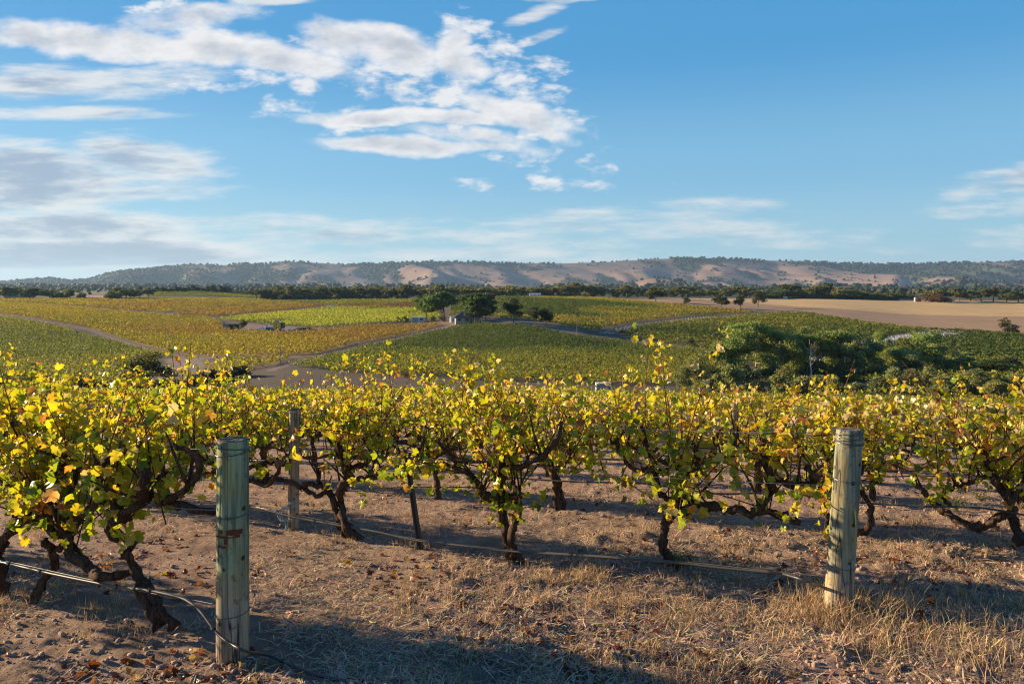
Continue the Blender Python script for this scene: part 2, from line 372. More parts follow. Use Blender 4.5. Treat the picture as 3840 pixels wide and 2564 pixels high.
# ------------------------------------------------------------------ regions of the valley (pixel outlines dropped onto the terrain)
PG = {k: poly(v) for k, v in dict(
    green_left=[(-500, 1130), (0, 1192), (230, 1232), (420, 1285), (560, 1322), (708, 1350), (672, 1376), (610, 1404), (400, 1450), (0, 1480), (-500, 1480)],
    gold_low=[(-500, 1118), (0, 1137), (380, 1164), (780, 1193), (825, 1208), (835, 1238), (960, 1247), (1090, 1250), (1180, 1242), (1400, 1224), (1660, 1216), (1330, 1288), (1190, 1326), (1100, 1333), (800, 1338), (700, 1330), (450, 1268), (340, 1232), (0, 1178), (-500, 1126)],
    gold_high=[(-500, 1116), (0, 1123), (500, 1121), (900, 1122), (1000, 1128), (1090, 1134), (880, 1149), (610, 1172), (380, 1157), (0, 1132), (-500, 1117)],
    rust=[(640, 1176), (880, 1154), (1100, 1138), (1230, 1143), (1190, 1149), (1000, 1169), (800, 1188)],
    green_mid=[(820, 1197), (1000, 1178), (1240, 1154), (1640, 1156), (1650, 1195), (1500, 1210), (1200, 1229), (1000, 1216), (900, 1207)],
    green_top=[(1060, 1129), (1300, 1127), (1620, 1125), (1620, 1134), (1400, 1142), (1150, 1138)],
    rust_strip=[(1270, 1147), (1620, 1138), (1640, 1152), (1260, 1152)],
    gold_hill=[(1690, 1125), (2050, 1116), (2250, 1120), (2450, 1138), (2700, 1160), (2850, 1174), (2560, 1188), (2380, 1208), (2230, 1242), (2150, 1236), (2000, 1203), (1900, 1196), (1690, 1190)],
    young=[(2235, 1250), (2390, 1213), (2600, 1192), (2860, 1177), (2880, 1180), (2620, 1201), (2420, 1222), (2290, 1253)],
    right_block=[(2300, 1256), (2430, 1226), (2630, 1204), (2890, 1182), (3000, 1178), (3200, 1208), (3480, 1241), (3650, 1248), (3840, 1263), (4300, 1268), (4300, 1440), (3500, 1470), (3000, 1420), (2640, 1322), (2480, 1292)],
    guards=[(3180, 1302), (3340, 1264), (3490, 1244), (3650, 1258), (3500, 1276), (3320, 1302), (3210, 1330)],
    guards2=[(3030, 1345), (3080, 1325), (3120, 1345), (3060, 1372)],
    centre=[(1075, 1376), (1190, 1352), (1370, 1305), (1570, 1258), (1730, 1226), (1800, 1217), (2000, 1229), (2150, 1262), (2350, 1282), (2600, 1312), (2720, 1340), (2700, 1455), (2400, 1448), (1900, 1430), (1500, 1408), (1250, 1390)],
    small=[(705, 1394), (790, 1357), (1000, 1347), (1095, 1347), (1040, 1368), (890, 1392), (770, 1408)],
    straw_field=[(2330, 1117), (2700, 1118), (3300, 1122), (4300, 1132), (4300, 1190), (3800, 1187), (3400, 1179), (3000, 1150), (2760, 1131)],
    brown_field=[(2300, 1119), (2760, 1131), (3000, 1150), (3400, 1179), (3800, 1187), (4300, 1190), (4300, 1264), (3840, 1258), (3640, 1245), (3200, 1204), (2950, 1172), (2600, 1146)],
    far_green=[(540, 1112), (560, 1102), (700, 1099), (860, 1102), (1000, 1112), (1100, 1119)],
    far_brown=[(300, 1108), (410, 1107), (405, 1121), (300, 1121)],
    yard=[(830, 1240), (900, 1210), (1010, 1220), (1200, 1230), (1330, 1228), (1180, 1240), (1090, 1248), (960, 1245)],
    house_yard=[(1640, 1196), (1880, 1195), (2080, 1212), (2200, 1245), (2150, 1258), (2000, 1227), (1800, 1216), (1700, 1222), (1640, 1215)],
).items()}
ROADS = [([(0, 1186), (340, 1237), (450, 1277), (560, 1311), (690, 1339), (800, 1343), (1100, 1339), (1200, 1333)], 1.3),
         ([(1010, 1390), (1080, 1368), (1200, 1335), (1370, 1297), (1560, 1252), (1700, 1219), (1800, 1213), (2000, 1222), (2200, 1264), (2400, 1283), (2620, 1308)], 1.3),
         ([(690, 1343), (700, 1375), (640, 1410)], 5.0), ([(2240, 1262), (2400, 1287), (2620, 1306)], 2.4)]
ROADW = [(np.array([at(*p)[:2] for p in pts]), w) for pts, w in ROADS]
def road_dist(X, Y):
    best = np.full(X.shape, 9.0)
    for P, w in ROADW:
        for i in range(len(P) - 1):
            a, b = P[i], P[i + 1]; d = b - a
            t = np.clip(((X - a[0]) * d[0] + (Y - a[1]) * d[1]) / d.dot(d), 0, 1)
            best = np.minimum(best, np.hypot(X - a[0] - t * d[0], Y - a[1] - t * d[1]) / w)
    return best

# ------------------------------------------------------------------ ground sheet
def ground():
    ys = [-12, -6, -3, -1, 0, .8, 1.4, 1.8]; y = 2.0
    while y < 12: ys.append(y); y += max(.012, y * y * .0017)
    while y < 100: ys.append(y); y += y * .016 + .05
    while y < 720: ys.append(y); y += 3.2
    while y < 12000: ys.append(y); y *= 1.05
    ys = np.array(ys + [14000.]); us = np.linspace(-1.0, 1.0, 861)
    U, Y = np.meshgrid(us, ys); X = U * (np.maximum(Y, 0) + 4.5) * .93
    X = np.where(Y < 0, U * 9, X)
    Z = terr(X, Y, True)
    nv, nu = X.shape
    C = np.zeros((nv, nu, 4)); 
    soil = np.array([.41, .285, .215]); straw = np.array([.44, .315, .21])
    k = sm(fbm(X * .8, Y * .8, 4, 21), .42, .62)[..., None]
    C[..., :3] = soil * (1 - k * .5) + straw * k * .5
    C[..., 3] = 1 - sm(Y, 25, 70)
    mid = Y > 98
    mm = sm(Y, 90, 110)[..., None]
    C[..., :3] = C[..., :3] * (1 - mm) + mm * (np.array([.115, .09, .064]) * (.8 + .4 * fbm(X * .05, Y * .05, 4, 2))[..., None])
    def paint(mask, c, var=.12, seed=1, sc=.04):
        f = 1 + var * 2 * (fbm(X[mask] * sc, Y[mask] * sc, 4, seed) - .5)
        C[mask, :3] = np.array(c) * f[:, None]
    for nm, c in (('green_left', (.15, .13, .06)), ('gold_low', (.26, .17, .06)), ('gold_high', (.27, .17, .07)), ('rust', (.22, .13, .06)), ('green_mid', (.17, .15, .06)),
                  ('green_top', (.14, .13, .06)), ('rust_strip', (.22, .13, .06)), ('gold_hill', (.22, .16, .07)), ('young', (.20, .17, .14)), ('right_block', (.15, .12, .06)),
                  ('centre', (.11, .10, .05)), ('small', (.2, .15, .07)), ('straw_field', (.56, .38, .17)), ('brown_field', (.36, .235, .135)),
                  ('far_brown', (.36, .22, .17)), ('yard', (.23, .165, .13)), ('house_yard', (.22, .15, .11)), ('guards', (.25, .22, .18)), ('guards2', (.25, .22, .18))):
        paint(mid & inside(X, Y, PG[nm]), c)
    rd = road_dist(X, Y); w = (1 - sm(rd, .6, 1.1))[..., None] * mid[..., None]
    C[..., :3] = C[..., :3] * (1 - w) + w * np.array([.235, .175, .135])
    # beyond the ridge: paddocks and scrub
    bk = (Y > 600) & (Y <= 705) & (X / Y < .13); C[bk, :3] = np.array([.095, .10, .045]); C[bk & inside(X, Y, PG['far_brown']), :3] = (.30, .19, .14)
    far = Y > 700
    k = sm(fbm(X * .004, Y * .004, 4, 40), .56, .64) * sm(Y, 900, 1400)
    fc = np.array([.07, .085, .045])[None] * (1 - k[far, None]) + np.array([.20, .16, .085])[None] * k[far, None]
    fm = far & ~inside(X, Y, PG['far_brown']); C[fm, :3] = fc[~inside(X, Y, PG['far_brown'])[far]]
    idx = np.arange(nv * nu).reshape(nv, nu)
    Fq = np.stack([idx[:-1, :-1], idx[:-1, 1:], idx[1:, 1:], idx[1:, :-1]], -1).reshape(-1, 4)
    me = mesh_np('ground', np.stack([X, Y, Z], -1).reshape(-1, 3), [Fq], M_ground, smooth=True)
    ca_ = me.color_attributes.new('col', 'FLOAT_COLOR', 'POINT'); ca_.data.foreach_set('color', C.astype(np.float32).ravel())
    tag(link('ground', me), kind='structure')
ground()

# ------------------------------------------------------------------ far hills
SKYL = np.array([(-900, 1075), (-300, 1062), (0, 1060), (60, 1052), (190, 1042), (270, 1053), (330, 1048), (420, 1019), (560, 1006), (720, 990), (830, 993), (900, 987), (1000, 988), (1080, 979), (1200, 984),
                 (1300, 990), (1400, 986), (1530, 981), (1700, 980), (1900, 984), (2100, 986), (2300, 980), (2450, 969), (2560, 966), (2700, 967), (2850, 974), (3000, 977), (3150, 985), (3300, 987), (3400, 990),
                 (3550, 983), (3700, 982), (3840, 978), (4100, 975), (4800, 990)], float)
HY0, HYC = 2300., 5200.
def hill_z(X, Y):
    u = X / Y; px = u * F + CXP
    crest = (HOR - np.interp(px, SKYL[:, 0], SKYL[:, 1])) / F * HYC
    t = (Y - HY0) / (HYC - HY0)
    base = np.interp(Y, FAR_Y, FAR_Z)
    wx = X + 260 * (fbm(X / 900, Y / 900, 3, 61) - .5) * 2 + .25 * (Y - 4000)
    spur = np.abs(2 * vnoise(wx / 440, Y / 1700 + .3, 63) - 1)
    spur2 = np.abs(2 * vnoise(wx / 210 + 5, Y / 620, 67) - 1)
    body = sm(t, .05, 1.0) ** .85
    env = np.clip(4 * t * (1.02 - t), 0, 1)
    knob = fbm(X / 270, Y / 320, 3, 71) - .5
    z = base * (1 - np.clip(t, 0, 1)) + crest * body - env * (175 * (1 - spur) ** 1.2 + 120 * (1 - spur2) ** 1.2 - 80 * knob + 30 * np.abs(2 * vnoise(wx / 120, Y / 300, 77) - 1) * -1 + 15) * np.clip(crest / 150, .3, 1.0)
    back = sm(t, 1.0, 1.35)
    z = z * (1 - back * .9)
    return np.maximum(z, base * 0 - 3 - 200 * (t < 0))
def wood_mask(X, Y, Z):
    u = X / Y; px = u * F + CXP; t = (Y - HY0) / (HYC - HY0)
    e = 60.; hx = hill_z(X + e, Y) + hill_z(X - e, Y) + hill_z(X, Y + e) + hill_z(X, Y - e) - 4 * Z
    gully = sm(hx, 10, 40)
    n = fbm(X / 420, Y / 420, 4, 81); n2 = fbm(X / 170, Y / 170, 3, 84)
    left = 1 - sm(px + 400 * (n - .5), 480, 900)
    mid_l = (1 - sm(px, 1000, 1350)) * sm(n, .46, .54)
    top = sm(t + .30 * (n - .5), .945, .99) * sm(n2, .30, .42); low = 1 - sm(t + .6 * (n - .5), .14, .26)
    right = sm(px, 2900, 3700) * sm(n, .45, .54)
    pat = sm(n, .60, .65) * sm(n2, .4, .5)
    return np.clip(np.maximum.reduce([gully * sm(n2, .35, .5), left, mid_l, top, low, right, pat]), 0, 1)
def hills():
    ys = np.linspace(HY0, 7200, 190); us = np.linspace(-1.0, 1.0, 640)
    U, Y = np.meshgrid(us, ys); X = U * Y; Z = hill_z(X, Y); wm = wood_mask(X, Y, Z)
    g = np.array([.225, .155, .12]) * (.62 + .72 * fbm(X / 130, Y / 130, 5, 90))[..., None]
    C = g * (1 - wm[..., None]) + np.array([.055, .07, .035]) * wm[..., None]
    nv, nu = X.shape; idx = np.arange(nv * nu).reshape(nv, nu)
    Fq = np.stack([idx[:-1, :-1], idx[:-1, 1:], idx[1:, 1:], idx[1:, :-1]], -1).reshape(-1, 4)
    me = mesh_np('hills', np.stack([X, Y, Z], -1).reshape(-1, 3), [Fq], M_ground, smooth=True)
    A = np.zeros((nv, nu, 4), np.float32); A[..., :3] = C
    ca_ = me.color_attributes.new('col', 'FLOAT_COLOR', 'POINT'); ca_.data.foreach_set('color', A.ravel())
    tag(link('hills', me), kind='structure')
    # woodland on the hills and the plain at their foot
    r = np.random.default_rng(31); n = 60000
    Yc = HY0 + (HYC * 1.04 - HY0) * r.random(n) ** .9; Xc = (r.random(n) * 2 - 1) * .8 * Yc
    zc = hill_z(Xc, Yc); w = wood_mask(Xc, Yc, zc)
    keep = r.random(n) < np.clip(w * 1.0 + .15 * (fbm(Xc / 110, Yc / 110, 3, 95) > .56), .014, 1) * .8
    Xc, Yc, zc = Xc[keep], Yc[keep], zc[keep]
    n2 = 5000; Y2 = 800 + 1900 * r.random(n2); X2 = (r.random(n2) * 2 - 1) * .8 * Y2
    k = fbm(X2 * .004, Y2 * .004, 4, 40) < .6; X2, Y2 = X2[k], Y2[k]
    Xc = np.r_[Xc, X2]; Yc = np.r_[Yc, Y2]; zc = np.r_[zc, terr(X2, Y2)]
    n = len(Xc); h = (6 + 12 * r.random(n) ** 1.5) * np.where(Yc > 2300, 1.0, .6); wd = h * (.45 + .35 * r.random(n))
    ph = (1 + 5 ** .5) / 2
    ico = np.array([(-1, ph, 0), (1, ph, 0), (-1, -ph, 0), (1, -ph, 0), (0, -1, ph), (0, 1, ph), (0, -1, -ph), (0, 1, -ph), (ph, 0, -1), (ph, 0, 1), (-ph, 0, -1), (-ph, 0, 1)]) / 1.9
    fi = np.array([(0, 11, 5), (0, 5, 1), (0, 1, 7), (0, 7, 10), (0, 10, 11), (1, 5, 9), (5, 11, 4), (11, 10, 2), (10, 7, 6), (7, 1, 8), (3, 9, 4), (3, 4, 2), (3, 2, 6), (3, 6, 8), (3, 8, 9), (4, 9, 5), (2, 4, 11), (6, 2, 10), (8, 6, 7), (9, 8, 1)])
    V = ico[None] * (1 + .55 * (r.random((n, 12, 1)) - .5)); V = V * np.stack([wd, wd, h * .5], -1)[:, None, :]
    V += np.stack([Xc, Yc, zc + h * .5], -1)[:, None, :]
    c = np.array([.06, .078, .036]) * (.6 + .8 * r.random((n, 1))) * (1 + .25 * (r.random((n, 3)) - .5)); C = np.repeat(c, 12, 0)
    Fi = (fi[None] + (np.arange(n) * 12)[:, None, None]).reshape(-1, 3)
    tag(link('woodland', mesh_np('woodland', V.reshape(-1, 3), [Fi], M_tree, C)), 'dark bluish woodland scattered over the far hills and the plain at their foot', 'woodland', kind='stuff')
hills()

# ------------------------------------------------------------------ leaf cards for crowns and distant vines
def cards(P, size, r, aspect=.7, up=0.0):
    """one rhombic leaf spray per point, random facing; returns verts, quads"""
    n = len(P); size = np.broadcast_to(size, (n,))
    a = r.normal(size=(n, 3)); a[:, 2] += up; a /= np.linalg.norm(a, axis=1, keepdims=True)
    b = np.cross(a, r.normal(size=(n, 3))); b /= np.linalg.norm(b, axis=1, keepdims=True) + 1e-9
    a = a * size[:, None] * .5; b = b * (size * aspect)[:, None] * .5
    V = np.stack([P - a, P + b + a * .15, P + a, P - b + a * .15], 1).reshape(-1, 3)
    return V, np.arange(4 * n).reshape(n, 4)

def block(name, label, key, row_dir, row_sp, vine_sp, ncard, csize, hgt, pal, holes=(), seed=0, patch=60., width=.45, group='vineyard blocks across the valley'):
    P = PG[key]; r = np.random.default_rng(100 + seed)
    d = np.array([math.cos(R(row_dir)), math.sin(R(row_dir))]); n_ = np.array([-d[1], d[0]])
    A = P @ d; B = P @ n_
    rows = np.arange(B.min(), B.max(), row_sp); al = np.arange(A.min(), A.max(), vine_sp)
    RA, RB = np.meshgrid(al, rows); RA = RA + (r.random(RA.shape) - .5) * vine_sp * .5; RB = RB + (r.random(RB.shape) - .5) * .25
    X = (RA * d[0] + RB * n_[0]).ravel(); Y = (RA * d[1] + RB * n_[1]).ravel()
    ok = inside(X, Y, P) & (road_dist(X, Y) > 1.35) & (np.abs(X / Y) < .82)
    for h in holes: ok &= ~inside(X, Y, PG[h])
    ok &= r.random(len(X)) > .05
    X, Y = X[ok], Y[ok]; n = len(X); Z = terr(X, Y)
    vig = .75 + .5 * fbm(X / 9, Y / 9, 2, 5 + seed)
    k = ncard
    o = r.normal(size=(n, k, 3)) * np.array([width * .75, width * .75, .27]) 
    c = np.stack([X, Y, Z], -1)[:, None, :] + o
    c[..., 2] += (hgt * .62) * vig[:, None]
    pp = fbm(X / patch, Y / patch, 3, seed + 9)
    f = np.clip((pp - .5) * 3.2 + .5 + .35 * (r.random(n) - .5), 0, 1)
    pal = np.array(pal); i0 = np.clip((f * (len(pal) - 1)).astype(int), 0, len(pal) - 2); fr = (f * (len(pal) - 1) - i0)[:, None]
    cv = pal[i0] * (1 - fr) + pal[i0 + 1] * fr
    cc = np.repeat(cv[:, None], k, 1) * (.55 + .85 * r.random((n, k, 1)) ** 1.2) * (1 + .15 * (r.random((n, k, 3)) - .5))
    V, Fq = cards(c.reshape(-1, 3), csize * (.7 + .6 * r.random(n * k)), r, .8)
    o = link(name, mesh_np(name, V, [Fq], M_vinefar, np.repeat(cc.reshape(-1, 3), 4, 0)))
    tag(o, label, 'vineyard', group, 'stuff')
    return n
YG, GR, GD, YL, OR, BR = (.34, .33, .045), (.24, .28, .04), (.12, .17, .03), (.47, .37, .04), (.42, .28, .05), (.27, .14, .05)
YG, GR, GD, YL, OR, BR = [tuple(.78 * v for v in c) for c in (YG, GR, GD, YL, OR, BR)]
block('vineyard_block', 'green vineyard block with dotted vines on the left slope below the dirt track', 'green_left', 96, 2.6, 1.7, 22, .42, 1.4, [GR, GR, YG, YG], seed=1)
block('vineyard_block', 'large golden vineyard block curving between the dirt track and the open shed', 'gold_low', 4, 2.6, 1.5, 16, .48, 1.4, [OR, YL, YL, YG, YL, YL], seed=2)
block('vineyard_block', 'golden vineyard strip along the skyline of the left rise', 'gold_high', 4, 2.8, 1.8, 8, .75, 1.5, [OR, YL, YL, YG, OR], seed=3)
block('vineyard_block', 'rusty brown vineyard strip above the bright green block', 'rust', 14, 2.6, 1.7, 9, .7, 1.5, [BR, OR, OR, YL], seed=4)
block('vineyard_block', 'bright green vineyard block behind the yard with the yellow harvester', 'green_mid', 14, 2.6, 1.6, 11, .65, 1.6, [GR, (.36, .38, .045), (.42, .44, .05), (.44, .44, .05)], seed=5)
block('vineyard_block', 'narrow dark green vineyard strip under the gum tree belt', 'green_top', 4, 2.8, 1.8, 8, .75, 1.5, [GR, YG, GR], seed=6)
block('vineyard_block', 'thin brown vineyard strip left of the broad green house tree', 'rust_strip', 4, 2.8, 1.8, 8, .75, 1.5, [BR, OR, BR], seed=7)
block('vineyard_block', 'yellow vineyard block rising behind the dark pines to the ridge', 'gold_hill', -14, 3.0, 1.5, 11, .62, 1.6, [GD, GR, YG, YL, YL, OR], seed=8)
block('vineyard_block', 'dark green vineyard block in clear rows below the brown paddock', 'right_block', 3, 6.5, 1.1, 22, .6, 2.2, [GD, GD, GR, GR, YG], holes=('guards', 'guards2', 'young'), seed=9, width=.75)
block('vineyard_block', 'dense green vineyard block on the dome in the middle of the valley', 'centre', 8, 2.3, 1.4, 24, .38, 1.4, [GD, GR, GR, YG], seed=10)
block('vineyard_block', 'hazy green vineyard rise in front of the pine row on the left skyline', 'far_green', 4, 3.0, 2.2, 8, .8, 1.5, [GR, GD, GR, YG], seed=12)
block('vineyard_block', 'small yellowish vineyard triangle beside the fork of the dirt tracks', 'small', 4, 2.4, 1.4, 12, .5, 1.4, [OR, YL, YG, YL], seed=11)

# ------------------------------------------------------------------ trees
def crown_points(kind, r, n):
    """clusters of a crown in a unit tree (height 1, radius .5) -> points, cluster id"""
    cl = []
    if kind == 'gum':
        m = r.integers(9, 14)
        for i in range(m):
            a = r.random() * 6.283; q = r.random() ** .6 * .36; z = .36 + .50 * r.random() * (1 - .7 * (q / .5) ** 2)
            cl.append((q * math.cos(a), q * math.sin(a), z, .13 + .10 * r.random(), .085 + .06 * r.random()))
        cl += [(0.05 * r.normal(), .05 * r.normal(), .86, .16, .11), (.08 * r.normal(), .08 * r.normal(), .62, .24, .15)]
    elif kind == 'tall_gum':
        m = r.integers(11, 16)
        for i in range(m):
            a = r.random() * 6.283; z = .22 + .70 * r.random(); q = (.12 + .24 * r.random()) * (1.15 - .7 * max(0, z - .5))
            cl.append((q * math.cos(a), q * math.sin(a), z,   .14 + .10 * r.random(), .07 + .06 * r.random()))
        cl += [(.05 * r.normal(), .05 * r.normal(), .93, .12, .065), (.1 * r.normal(), .1 * r.normal(), .8, .17, .08), (0, 0, .55, .2, .12)]
    elif kind == 'pine':
        for i in range(15):
            z = .30 + .62 * (i + r.random()) / 15; a = r.random() * 6.283; q = (.34 - .22 * abs(z - .72) / .4) * (.5 + .5 * r.random())
            cl.append((q * math.cos(a), q * math.sin(a), z, .16 + .09 * r.random(), .045 + .03 * r.random()))
        cl += [(0, 0, .95, .17, .045), (.08, .03, .9, .2, .05), (-.1, .02, .84, .2, .05)]
    elif kind == 'cone_pine':
        for i in range(16):
            z = .18 + .78 * (i + r.random()) / 16; a = r.random() * 6.283; q = .26 * (1.05 - z) * (.6 + .6 * r.random())
            cl.append((q * math.cos(a), q * math.sin(a), z, .10 + .17 * (1.05 - z), .06))
    elif kind == 'bush':
        for i in range(13):
            a = r.random() * 6.283; q = r.random() ** .5 * .34; z = .16 + .58 * r.random() * (1 - (q / .5) ** 2)
            cl.append((q * math.cos(a), q * math.sin(a), z, .14 + .08 * r.random(), .16 + .1 * r.random()))
        cl += [(0, 0, .8, .18, .17), (0, 0, .4, .3, .3)]
    elif kind == 'oval':
        for i in range(14):
            z = .10 + .74 * (i + r.random()) / 14; a = r.random() * 6.283; q = .25 * math.sin(math.pi * min(1, z * .9 + .12)) * (.5 + .6 * r.random())
            cl.append((q * math.cos(a), q * math.sin(a), z, .15 + .08 * r.random(), .10 + .06 * r.random()))
        cl += [(0, 0, .88, .15, .1), (0, 0, .5, .26, .3)]
    cl = np.array(cl); cl[:, 2] = np.minimum(cl[:, 2], 1.0 - cl[:, 4] * .8)
    wgt = cl[:, 3] ** 2 * cl[:, 4]; wgt = wgt ** .7
    ci = r.choice(len(cl), n, p=wgt / wgt.sum())
    d = r.normal(size=(n, 3)); d /= np.linalg.norm(d, axis=1, keepdims=True); q = r.random(n) ** .45
    P = cl[ci, :3] + d * (q)[:, None] * np.stack([cl[ci, 3], cl[ci, 3], cl[ci, 4]], 1) * (1 + .25 * r.normal(size=(n, 1)) * .5)
    P[:, 2] = np.maximum(P[:, 2], .02)
    return P, ci, cl
PALT = dict(gum=(.13, .135, .05), tall_gum=(.15, .18, .065), pine=(.06, .085, .034), cone_pine=(.05, .07, .032), bush=(.07, .09, .036), oval=(.16, .165, .07))
def tree_meshes(kind, seed, n, cs, aspect_h, pal=None, bark=(.16, .12, .085)):
    """crown and trunk of a unit tree; aspect_h = height over width, to keep leaves in shape once scaled"""
    r = np.random.default_rng(seed); P, ci, cl = crown_points(kind, r, n)
    S = np.array([1, 1, aspect_h]); V, Fq = cards(P * S, cs * (.6 + .8 * r.random(n)), r, .6, .15); V = V / S
    base = np.array(pal or PALT[kind]); cv = .75 + .5 * r.random(len(cl)); hue = 1 + .18 * (r.random((len(cl), 3)) - .5)
    C = base * cv[ci, None] * hue[ci] * (.65 + .7 * r.random((n, 1)))
    crown = mesh_np('crown', V, [Fq], M_tree, np.repeat(C, 4, 0))
    b = MB(); top = .5 if kind in ('bush', 'oval') else .72
    tr = .018 if kind not in ('bush',) else .012
    lean = r.normal(size=2) * .03
    b.tube(smooth_path([(0, 0, -.03), (lean[0] * .5, lean[1] * .5, top * .35), (lean[0], lean[1], top * .7), (lean[0] * 1.4, lean[1] * 1.2, top)], 3), np.linspace(tr * 1.25, tr * .35, 10), 7, bark, .15, r)
    for c in cl[r.permutation(len(cl))[:9]]:
        z0 = min(top * .9, max(.06, c[2] * (.45 + .3 * r.random())))
        s0 = np.array([lean[0] * z0 / top, lean[1] * z0 / top, z0]); e = c[:3]
        mid_ = s0 * .5 + e * .5 + np.array([0, 0, -.03])
        b.tube(smooth_path([s0, mid_, e], 2), np.linspace(tr * .55, tr * .16, 5), 5, bark)
    V = np.concatenate(b.V); me = bpy.data.meshes.new('trunk'); me.from_pydata(V.tolist(), [], b.F); me.materials.append(M_wood)
    A = np.ones((len(V), 4), np.float32); A[:, :3] = np.concatenate(b.C)
    ca_ = me.color_attributes.new('col', 'FLOAT_COLOR', 'POINT'); ca_.data.foreach_set('color', A.ravel())
    return crown, me
TREES = {}
def tree(name, cat, label, kind, px, base, top, wpx, n=700, cs=.075, group=None, var=5, pal=None, Y=None, bark=(.16, .12, .085), depth=0.0):
    """a tree whose foot stands on the ground at a pixel, its height and spread in pixels of the photograph"""
    if Y is None:
        p = at(px, base)
        if p[1] > 690: Y = 655.0
    if Y is not None: u = (px - CXP) / F; p = np.array([u * Y, Y, gz(u * Y, Y)])
    h = (HOR - top) / F * p[1] - p[2]; w = wpx / F * p[1]
    ah = round(min(3.0, max(.5, h / w)) * 2) / 2 or .5
    if p[1] > 590: w *= 1.5; n = int(n * 1.6)
    key = (kind, n, cs, ah, pal, random.randrange(var), bark)
    if key not in TREES: TREES[key] = tree_meshes(kind, 1000 + len(TREES), n, cs, ah, pal, bark)
    o = empty(name, p, label, cat, group, random.random() * 6.28); o.scale = (w, w, h)
    link('trunk', TREES[key][1], o); link('crown', TREES[key][0], o)
    return o
GUMP = (.21, .19, .07); DKG = (.09, .11, .045)
rt = random.Random(3)
# skyline, far left group round the long house
for px, b, t, w, k, lb in ((22, 1122, 1074, 70, 'gum', 'dark rounded tree at the left end of the skyline beside the long shed'),
                           (62, 1120, 1076, 60, 'gum', 'dark spreading tree rising directly behind the long low shed'),
                           (92, 1121, 1086, 40, 'gum', 'paler olive tree just behind the middle of the long low shed'),
                           (128, 1121, 1080, 56, 'pine', 'flat topped pine just right of the long low shed'),
                           (186, 1121, 1085, 62, 'gum', 'round dark tree between the flat topped pine and the brown paddock'),
                           (215, 1122, 1094, 50, 'bush', 'low dense dark tree tucked before the round trees left of the brown paddock'),
                           (258, 1121, 1083, 60, 'gum', 'tall pale gum beside the brown paddock, second tree from it'),
                           (304, 1123, 1092, 34, 'bush', 'small round dark tree touching the left edge of the brown paddock'),
                           (418, 1124, 1093, 50, 'bush', 'low dark tree touching the right edge of the brown paddock'),
                           (438, 1122, 1077, 64, 'gum', 'tall gum in the clump right of the brown paddock'),
                           (475, 1123, 1080, 76, 'gum', 'broad dark spreading tree in the clump right of the brown paddock'),
                           (527, 1100, 1073, 28, 'cone_pine', 'narrow dark conifer standing alone left of the pine row'),
                           (556, 1100, 1076, 44, 'gum', 'flat crowned pale tree just left of the pine row')):
    tree('gum_tree' if k == 'gum' else 'pine_tree' if 'pine' in k else 'bushy_tree', 'tree', lb, k, px, b, t, w, 900, .085, 'trees round the long shed on the left skyline')
for px in range(590, 862, 17):
    tree('pine_tree', 'tree', 'dark pine in the close row of pines along the left skyline', 'cone_pine', px + rt.uniform(-4, 4), 1108, rt.uniform(1066, 1082), 30, 600, .10, 'pines in the row on the left skyline', Y=748 + rt.uniform(-6, 12))
for px in (880, 902, 925, 945):
    tree('bushy_tree', 'tree', 'low olive tree in the gap between the pine row and the gum belt', 'bush', px, 1110, rt.uniform(1086, 1092), 40, 500, .10, 'low trees between the pine row and the gum belt', Y=740)
for px in np.arange(958, 1450, 19):
    tree('gum_tree', 'tree', 'dark gum tree in the dense belt behind the green and golden blocks', 'gum', px + rt.uniform(-5, 5), 1118, rt.uniform(1066, 1080), rt.uniform(38, 54), 700, .085, 'gums in the dense belt', Y=645 + rt.uniform(-12, 14), pal=rt.choice([None, DKG, None]))
for px in np.arange(1000, 1480, 30):
    tree('bushy_tree', 'tree', 'low dark bushy tree at the foot of the dense gum belt', 'bush', px + rt.uniform(-6, 6), 1119, rt.uniform(1095, 1102), rt.uniform(34, 50), 400, .11, 'low trees under the gum belt', Y=632 + rt.uniform(-4, 6))
for px, t, w in ((1470, 1078, 70), (1525, 1066, 90), (1580, 1076, 70), (1655, 1064, 80), (1700, 1074, 60), (1745, 1072, 60), (1815, 1074, 86), (1862, 1080, 60), (1912, 1068, 76), (1962, 1074, 62), (2010, 1074, 58),
                 (2056, 1070, 56), (2105, 1066, 66), (2160, 1056, 72), (2210, 1066, 60), (2246, 1070, 56)):
    tree('gum_tree', 'tree', 'olive gum tree in the uneven belt behind the small ridge cottage', 'gum', px, 1116, t, w, 1000, .075, 'gums in the belt behind the ridge cottage', Y=640 + rt.uniform(-10, 12), pal=rt.choice([GUMP, GUMP, None]))
for px, t, w in ((1500, 1092, 60), (1610, 1096, 70), (1780, 1094, 50), (1940, 1096, 60), (2050, 1094, 60), (2130, 1094, 50)):
    tree('bushy_tree', 'tree', 'dark undergrowth tree at the foot of the belt behind the ridge cottage', 'bush', px, 1117, t, w, 500, .1, 'low trees behind the ridge cottage', Y=628)
for px, t, w in ((2312, 1080, 60), (2352, 1066, 60), (2392, 1078, 50), (2470, 1074, 66), (2560, 1072, 84), (2625, 1084, 50), (2672, 1082, 44), (2722, 1078, 56), (2775, 1072, 64), (2812, 1082, 60), (2842, 1086, 60)):
    tree('gum_tree', 'tree', 'rounded gum tree on the skyline above the left end of the straw paddock', 'gum', px, 1118, t, w, 1000, .075, 'gums above the left end of the straw paddock', Y=636 + rt.uniform(-8, 10), pal=rt.choice([GUMP, None]))
